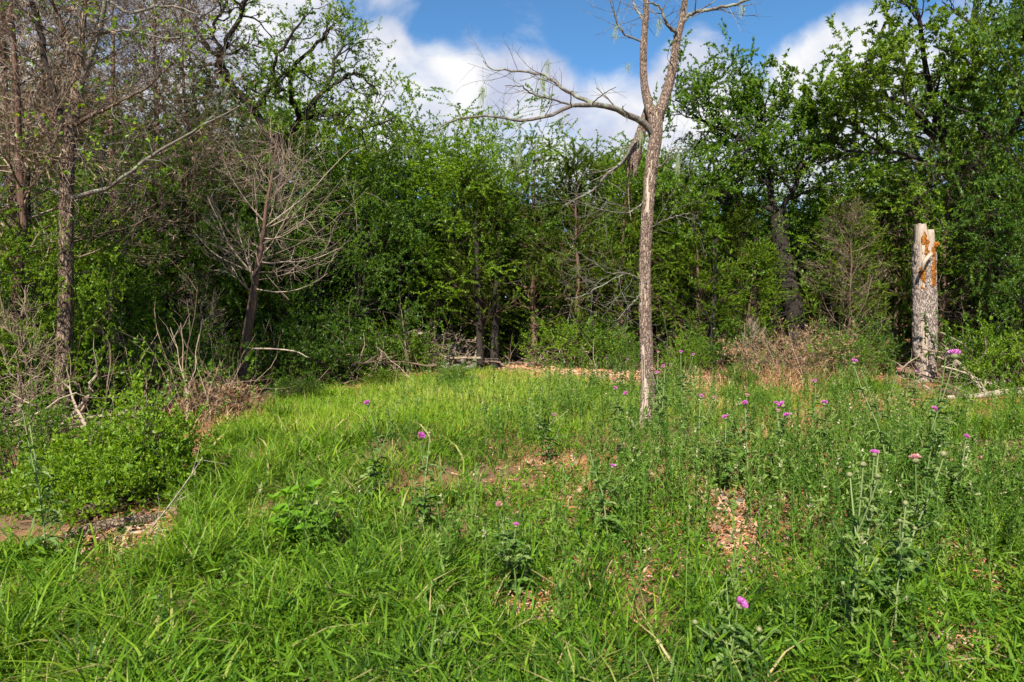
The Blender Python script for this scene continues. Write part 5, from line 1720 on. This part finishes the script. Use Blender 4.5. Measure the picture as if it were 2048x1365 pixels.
def thistle_leaves(g, rg, P, up):
    """lobed spiny leaves along a stem: P (n,3) positions, az given by golden angle"""
    for i, p in enumerate(P):
        az = i * 2.4 + rg.normal() * .3
        L = up[i]
        n = 8
        s = np.linspace(0, 1, n)
        el = .75 + rg.normal() * .15
        d = np.array([math.cos(az), math.sin(az), 0])
        c = p + d * (L * s * math.cos(.3))[:, None] + np.array([0, 0, 1]) * (L * (math.sin(el) * s - .75 * s ** 2))[:, None]
        side = np.array([-math.sin(az), math.cos(az), 0])
        w = L * .20 * np.sin(np.clip(s * .9 + .1, 0, 1) * math.pi) * np.where(np.arange(n) % 2, 1.35, .45)
        w[-1] = .0005
        V = np.stack([c - side * w[:, None] + [0, 0, .012], c, c + side * w[:, None] + [0, 0, .012]], 1).reshape(-1, 3)
        f = [(j * 3 + k, j * 3 + k + 1, j * 3 + k + 4, j * 3 + k + 3) for j in range(n - 1) for k in (0, 1)]
        g.add(V, None, f, rg.random())

def thistle(label, base_px, Y, heads, seed, group='pink thistles in the clearing'):
    """heads: (px, py, kind, size); kind b bloom, f faded bloom, u bud"""
    rg = rng_(seed)
    b = at(base_px, HOR, Y)
    b[2] = G1(b[0], Y)
    o = empty('thistle', b, 0, label, 'thistle', group)
    gl, gs = Geo(), Geo()
    tops = [at(h[0], h[1], Y + rg.normal() * .06 * (i > 0)) - b for i, h in enumerate(heads)]
    main = max(tops, key=lambda q: q[2])
    fork = main * np.array([.35, .35, .55])
    for i, (h, tp) in enumerate(zip(heads, tops)):
        if tp is main:
            pl = [np.zeros(3), main * np.array([.12, .12, .3]) + rg.normal(size=3) * .01, fork, main * np.array([.75, .75, .8]), main]
        else:
            z0 = min(.62 * main[2], .7 * tp[2])
            st = main * (z0 / main[2]) * np.array([.5, .5, 1])
            pl = [st, st * .5 + tp * .5 + np.array([0, 0, -.01]), tp]
        p = smooth_line(pl, 14)
        tubes(gs, p[None], np.linspace(.006 if tp is main else .0038, .0034, 14)[None], 6, 0, [rg.random()])
        n = 24 if tp is main else 3
        tt = np.sort(rg.random(n)) * (.82 if tp is main else .6)
        idx = np.clip((tt * 13).astype(int), 0, 13)
        thistle_leaves(gl, rg, p[idx], (.155 * (1 - .75 * tt) if tp is main else .06 + 0 * tt) * (.8 + .4 * rg.random(n)))
    # leafy side shoots
    for j in range(3):
        a = rg.random() * 6.28
        z = main[2] * (.15 + .4 * rg.random())
        s0 = main * (z / main[2]) * np.array([.4, .4, 1])
        tp = s0 + np.array([math.cos(a) * .16, math.sin(a) * .16, .14 + .1 * rg.random()])
        p = smooth_line([s0, (s0 + tp) / 2 + [0, 0, -.02], tp], 8)
        tubes(gs, p[None], np.linspace(.004, .002, 8)[None], 5, 0, [.4])
        thistle_leaves(gl, rg, p[[2, 3, 4, 5, 6, 7]], np.linspace(.075, .035, 6))
    gs.obj('stem', M['thistle_stem'], o, True)
    gl.obj('foliage', M['thistle_green'], o)
    for (px, py, kd, sz), tp in zip(heads, tops):
        rot = (rg.normal() * .35, rg.normal() * .35, rg.random() * 6)
        sz *= .82 if kd != 'u' else .66
        if kd == 'u':
            part('bud', BULB, o, tuple(tp), rot, sz)
        else:
            hd = part('flower_head', BULB, o, tuple(tp), rot, sz)
            part('petals', PETAL if kd == 'b' else FADED, hd)

TH = [
 ('single pink thistle standing in the bright grass left of the middle', 738, 5.2, [(737, 812, 'b', 1.1), (797, 806, 'u', .8)]),
 ('pink thistle lower than its neighbour in the bright grass left of the middle', 842, 4.6, [(839, 876, 'b', 1.2), (860, 868, 'u', .8)]),
 ('small pink thistle midway between the bright grass and the bare trunk', 1100, 6.5, [(1110, 834, 'b', .8), (1060, 800, 'u', .9), (1135, 822, 'u', .8)]),
 ('pink thistle standing alone below the foot of the bare trunk', 1222, 4.4, [(1224, 938, 'b', .8), (1180, 905, 'u', .8)]),
 ('three headed pink thistle just left of the bare trunk', 1245, 6.6, [(1228, 781, 'b', 1.0), (1255, 791, 'b', 1.1), (1229, 764, 'f', .9)]),
 ('pink thistle leaning against the right side of the bare trunk', 1325, 6.8, [(1312, 751, 'b', 1.1), (1330, 737, 'b', 1.0), (1303, 742, 'f', .9)]),
 ('tall pair of thistle heads against the dark wood right of the bare trunk', 1368, 7.2, [(1361, 709, 'b', 1.0), (1386, 714, 'b', .9), (1371, 718, 'u', .8)]),
 ('faded thistle head just right of the bare trunk before the dark wood', 1316, 7.8, [(1316, 708, 'f', .8), (1352, 718, 'u', .8)]),
 ('pink thistle by the mulch patch halfway from trunk to russet brush', 1402, 6.0, [(1400, 798, 'b', 1.0), (1426, 800, 'f', .8)]),
 ('pink thistle lowest of those between the bare trunk and the russet brush', 1455, 5.4, [(1452, 840, 'b', 1.0)]),
 ('two headed pink thistle in front of the green tussock', 1498, 5.6, [(1490, 811, 'b', 1.1), (1493, 796, 'f', .9)]),
 ('thistle with a cluster of four pink heads in front of the russet brush', 1572, 5.5, [(1569, 816, 'b', 1.4), (1553, 811, 'b', .8), (1574, 837, 'b', 1.1), (1555, 827, 'f', .9)]),
 ('pink thistle raised above the grass at the edge of the russet brush', 1635, 6.4, [(1631, 768, 'b', 1.0)]),
 ('pink thistle between the four headed thistle and the mulch hollow', 1655, 5.6, [(1648, 813, 'b', 1.2), (1668, 822, 'u', .8)]),
 ('pink thistle leaning left on a long stalk before the dark shrubs', 1795, 5.2, [(1707, 730, 'b', 1.1), (1724, 745, 'u', .7), (1796, 745, 'f', .8)]),
 ('little pink thistle right in front of the stump foot', 1840, 8.2, [(1829, 745, 'b', .9), (1815, 738, 'u', .8)]),
 ('tallest thistle with a large bright head right of the stump', 1862, 4.2, [(1909, 720, 'b', 1.6), (1893, 702, 'u', 1.0)]),
 ('pink thistle below the tallest one in front of the stump', 1870, 4.8, [(1865, 826, 'b', 1.2), (1810, 822, 'u', .9), (1918, 782, 'u', .9)]),
 ('pink thistle at the right in front of the bright tussocks', 1932, 4.7, [(1931, 879, 'b', .9), (1936, 905, 'u', 1.0)]),
 ('lilac thistle head left of the large rosy one at the lower right', 1745, 3.6, [(1748, 915, 'b', 1.0), (1757, 905, 'u', .6)]),
 ('large rosy thistle head at the right of the foreground', 1826, 3.5, [(1831, 928, 'f', 1.25), (1888, 912, 'u', 1.3)]),
 ('thistle holding up three round green buds at the lower right', 1722, 3.1, [(1726, 935, 'u', 1.25), (1700, 955, 'u', 1.2), (1757, 958, 'u', 1.1)]),
 ('thistle with small buds at the lower right beside the arching grass', 1812, 3.1, [(1811, 1010, 'u', 1.0), (1800, 1045, 'u', .8), (1830, 1060, 'u', .8)]),
 ('close pink thistle at the bottom of the picture on the mulch', 1475, 2.75, [(1475, 1216, 'b', 1.15), (1390, 1250, 'u', 1.0), (1516, 1262, 'u', 1.0)]),
 ('small pale pink thistle low in the middle foreground', 1032, 3.6, [(1032, 1056, 'b', .7), (998, 1014, 'f', .8)]),
 ('thistle with one brown bud near the bottom left of the middle', 845, 2.8, [(842, 1292, 'u', .9)]),
 ('two tiny pink thistle heads at the foot of the shrub beyond the path', 1190, 11.5, [(1181, 731, 'b', .9), (1196, 730, 'b', 1.0)]),
 ('small purple thistle beyond the path just left of the bare trunk', 1254, 11.0, [(1254, 722, 'b', .9), (1213, 719, 'b', .8)]),
 ('grey budded thistle standing at the left front edge of the broad shrub', 72, 4.0, [(45, 816, 'u', 1.2), (60, 850, 'u', .9)]),
]
for i, (lb, bx, Y, hd) in enumerate(TH): thistle(lb, bx, Y, hd, 1000 + i)
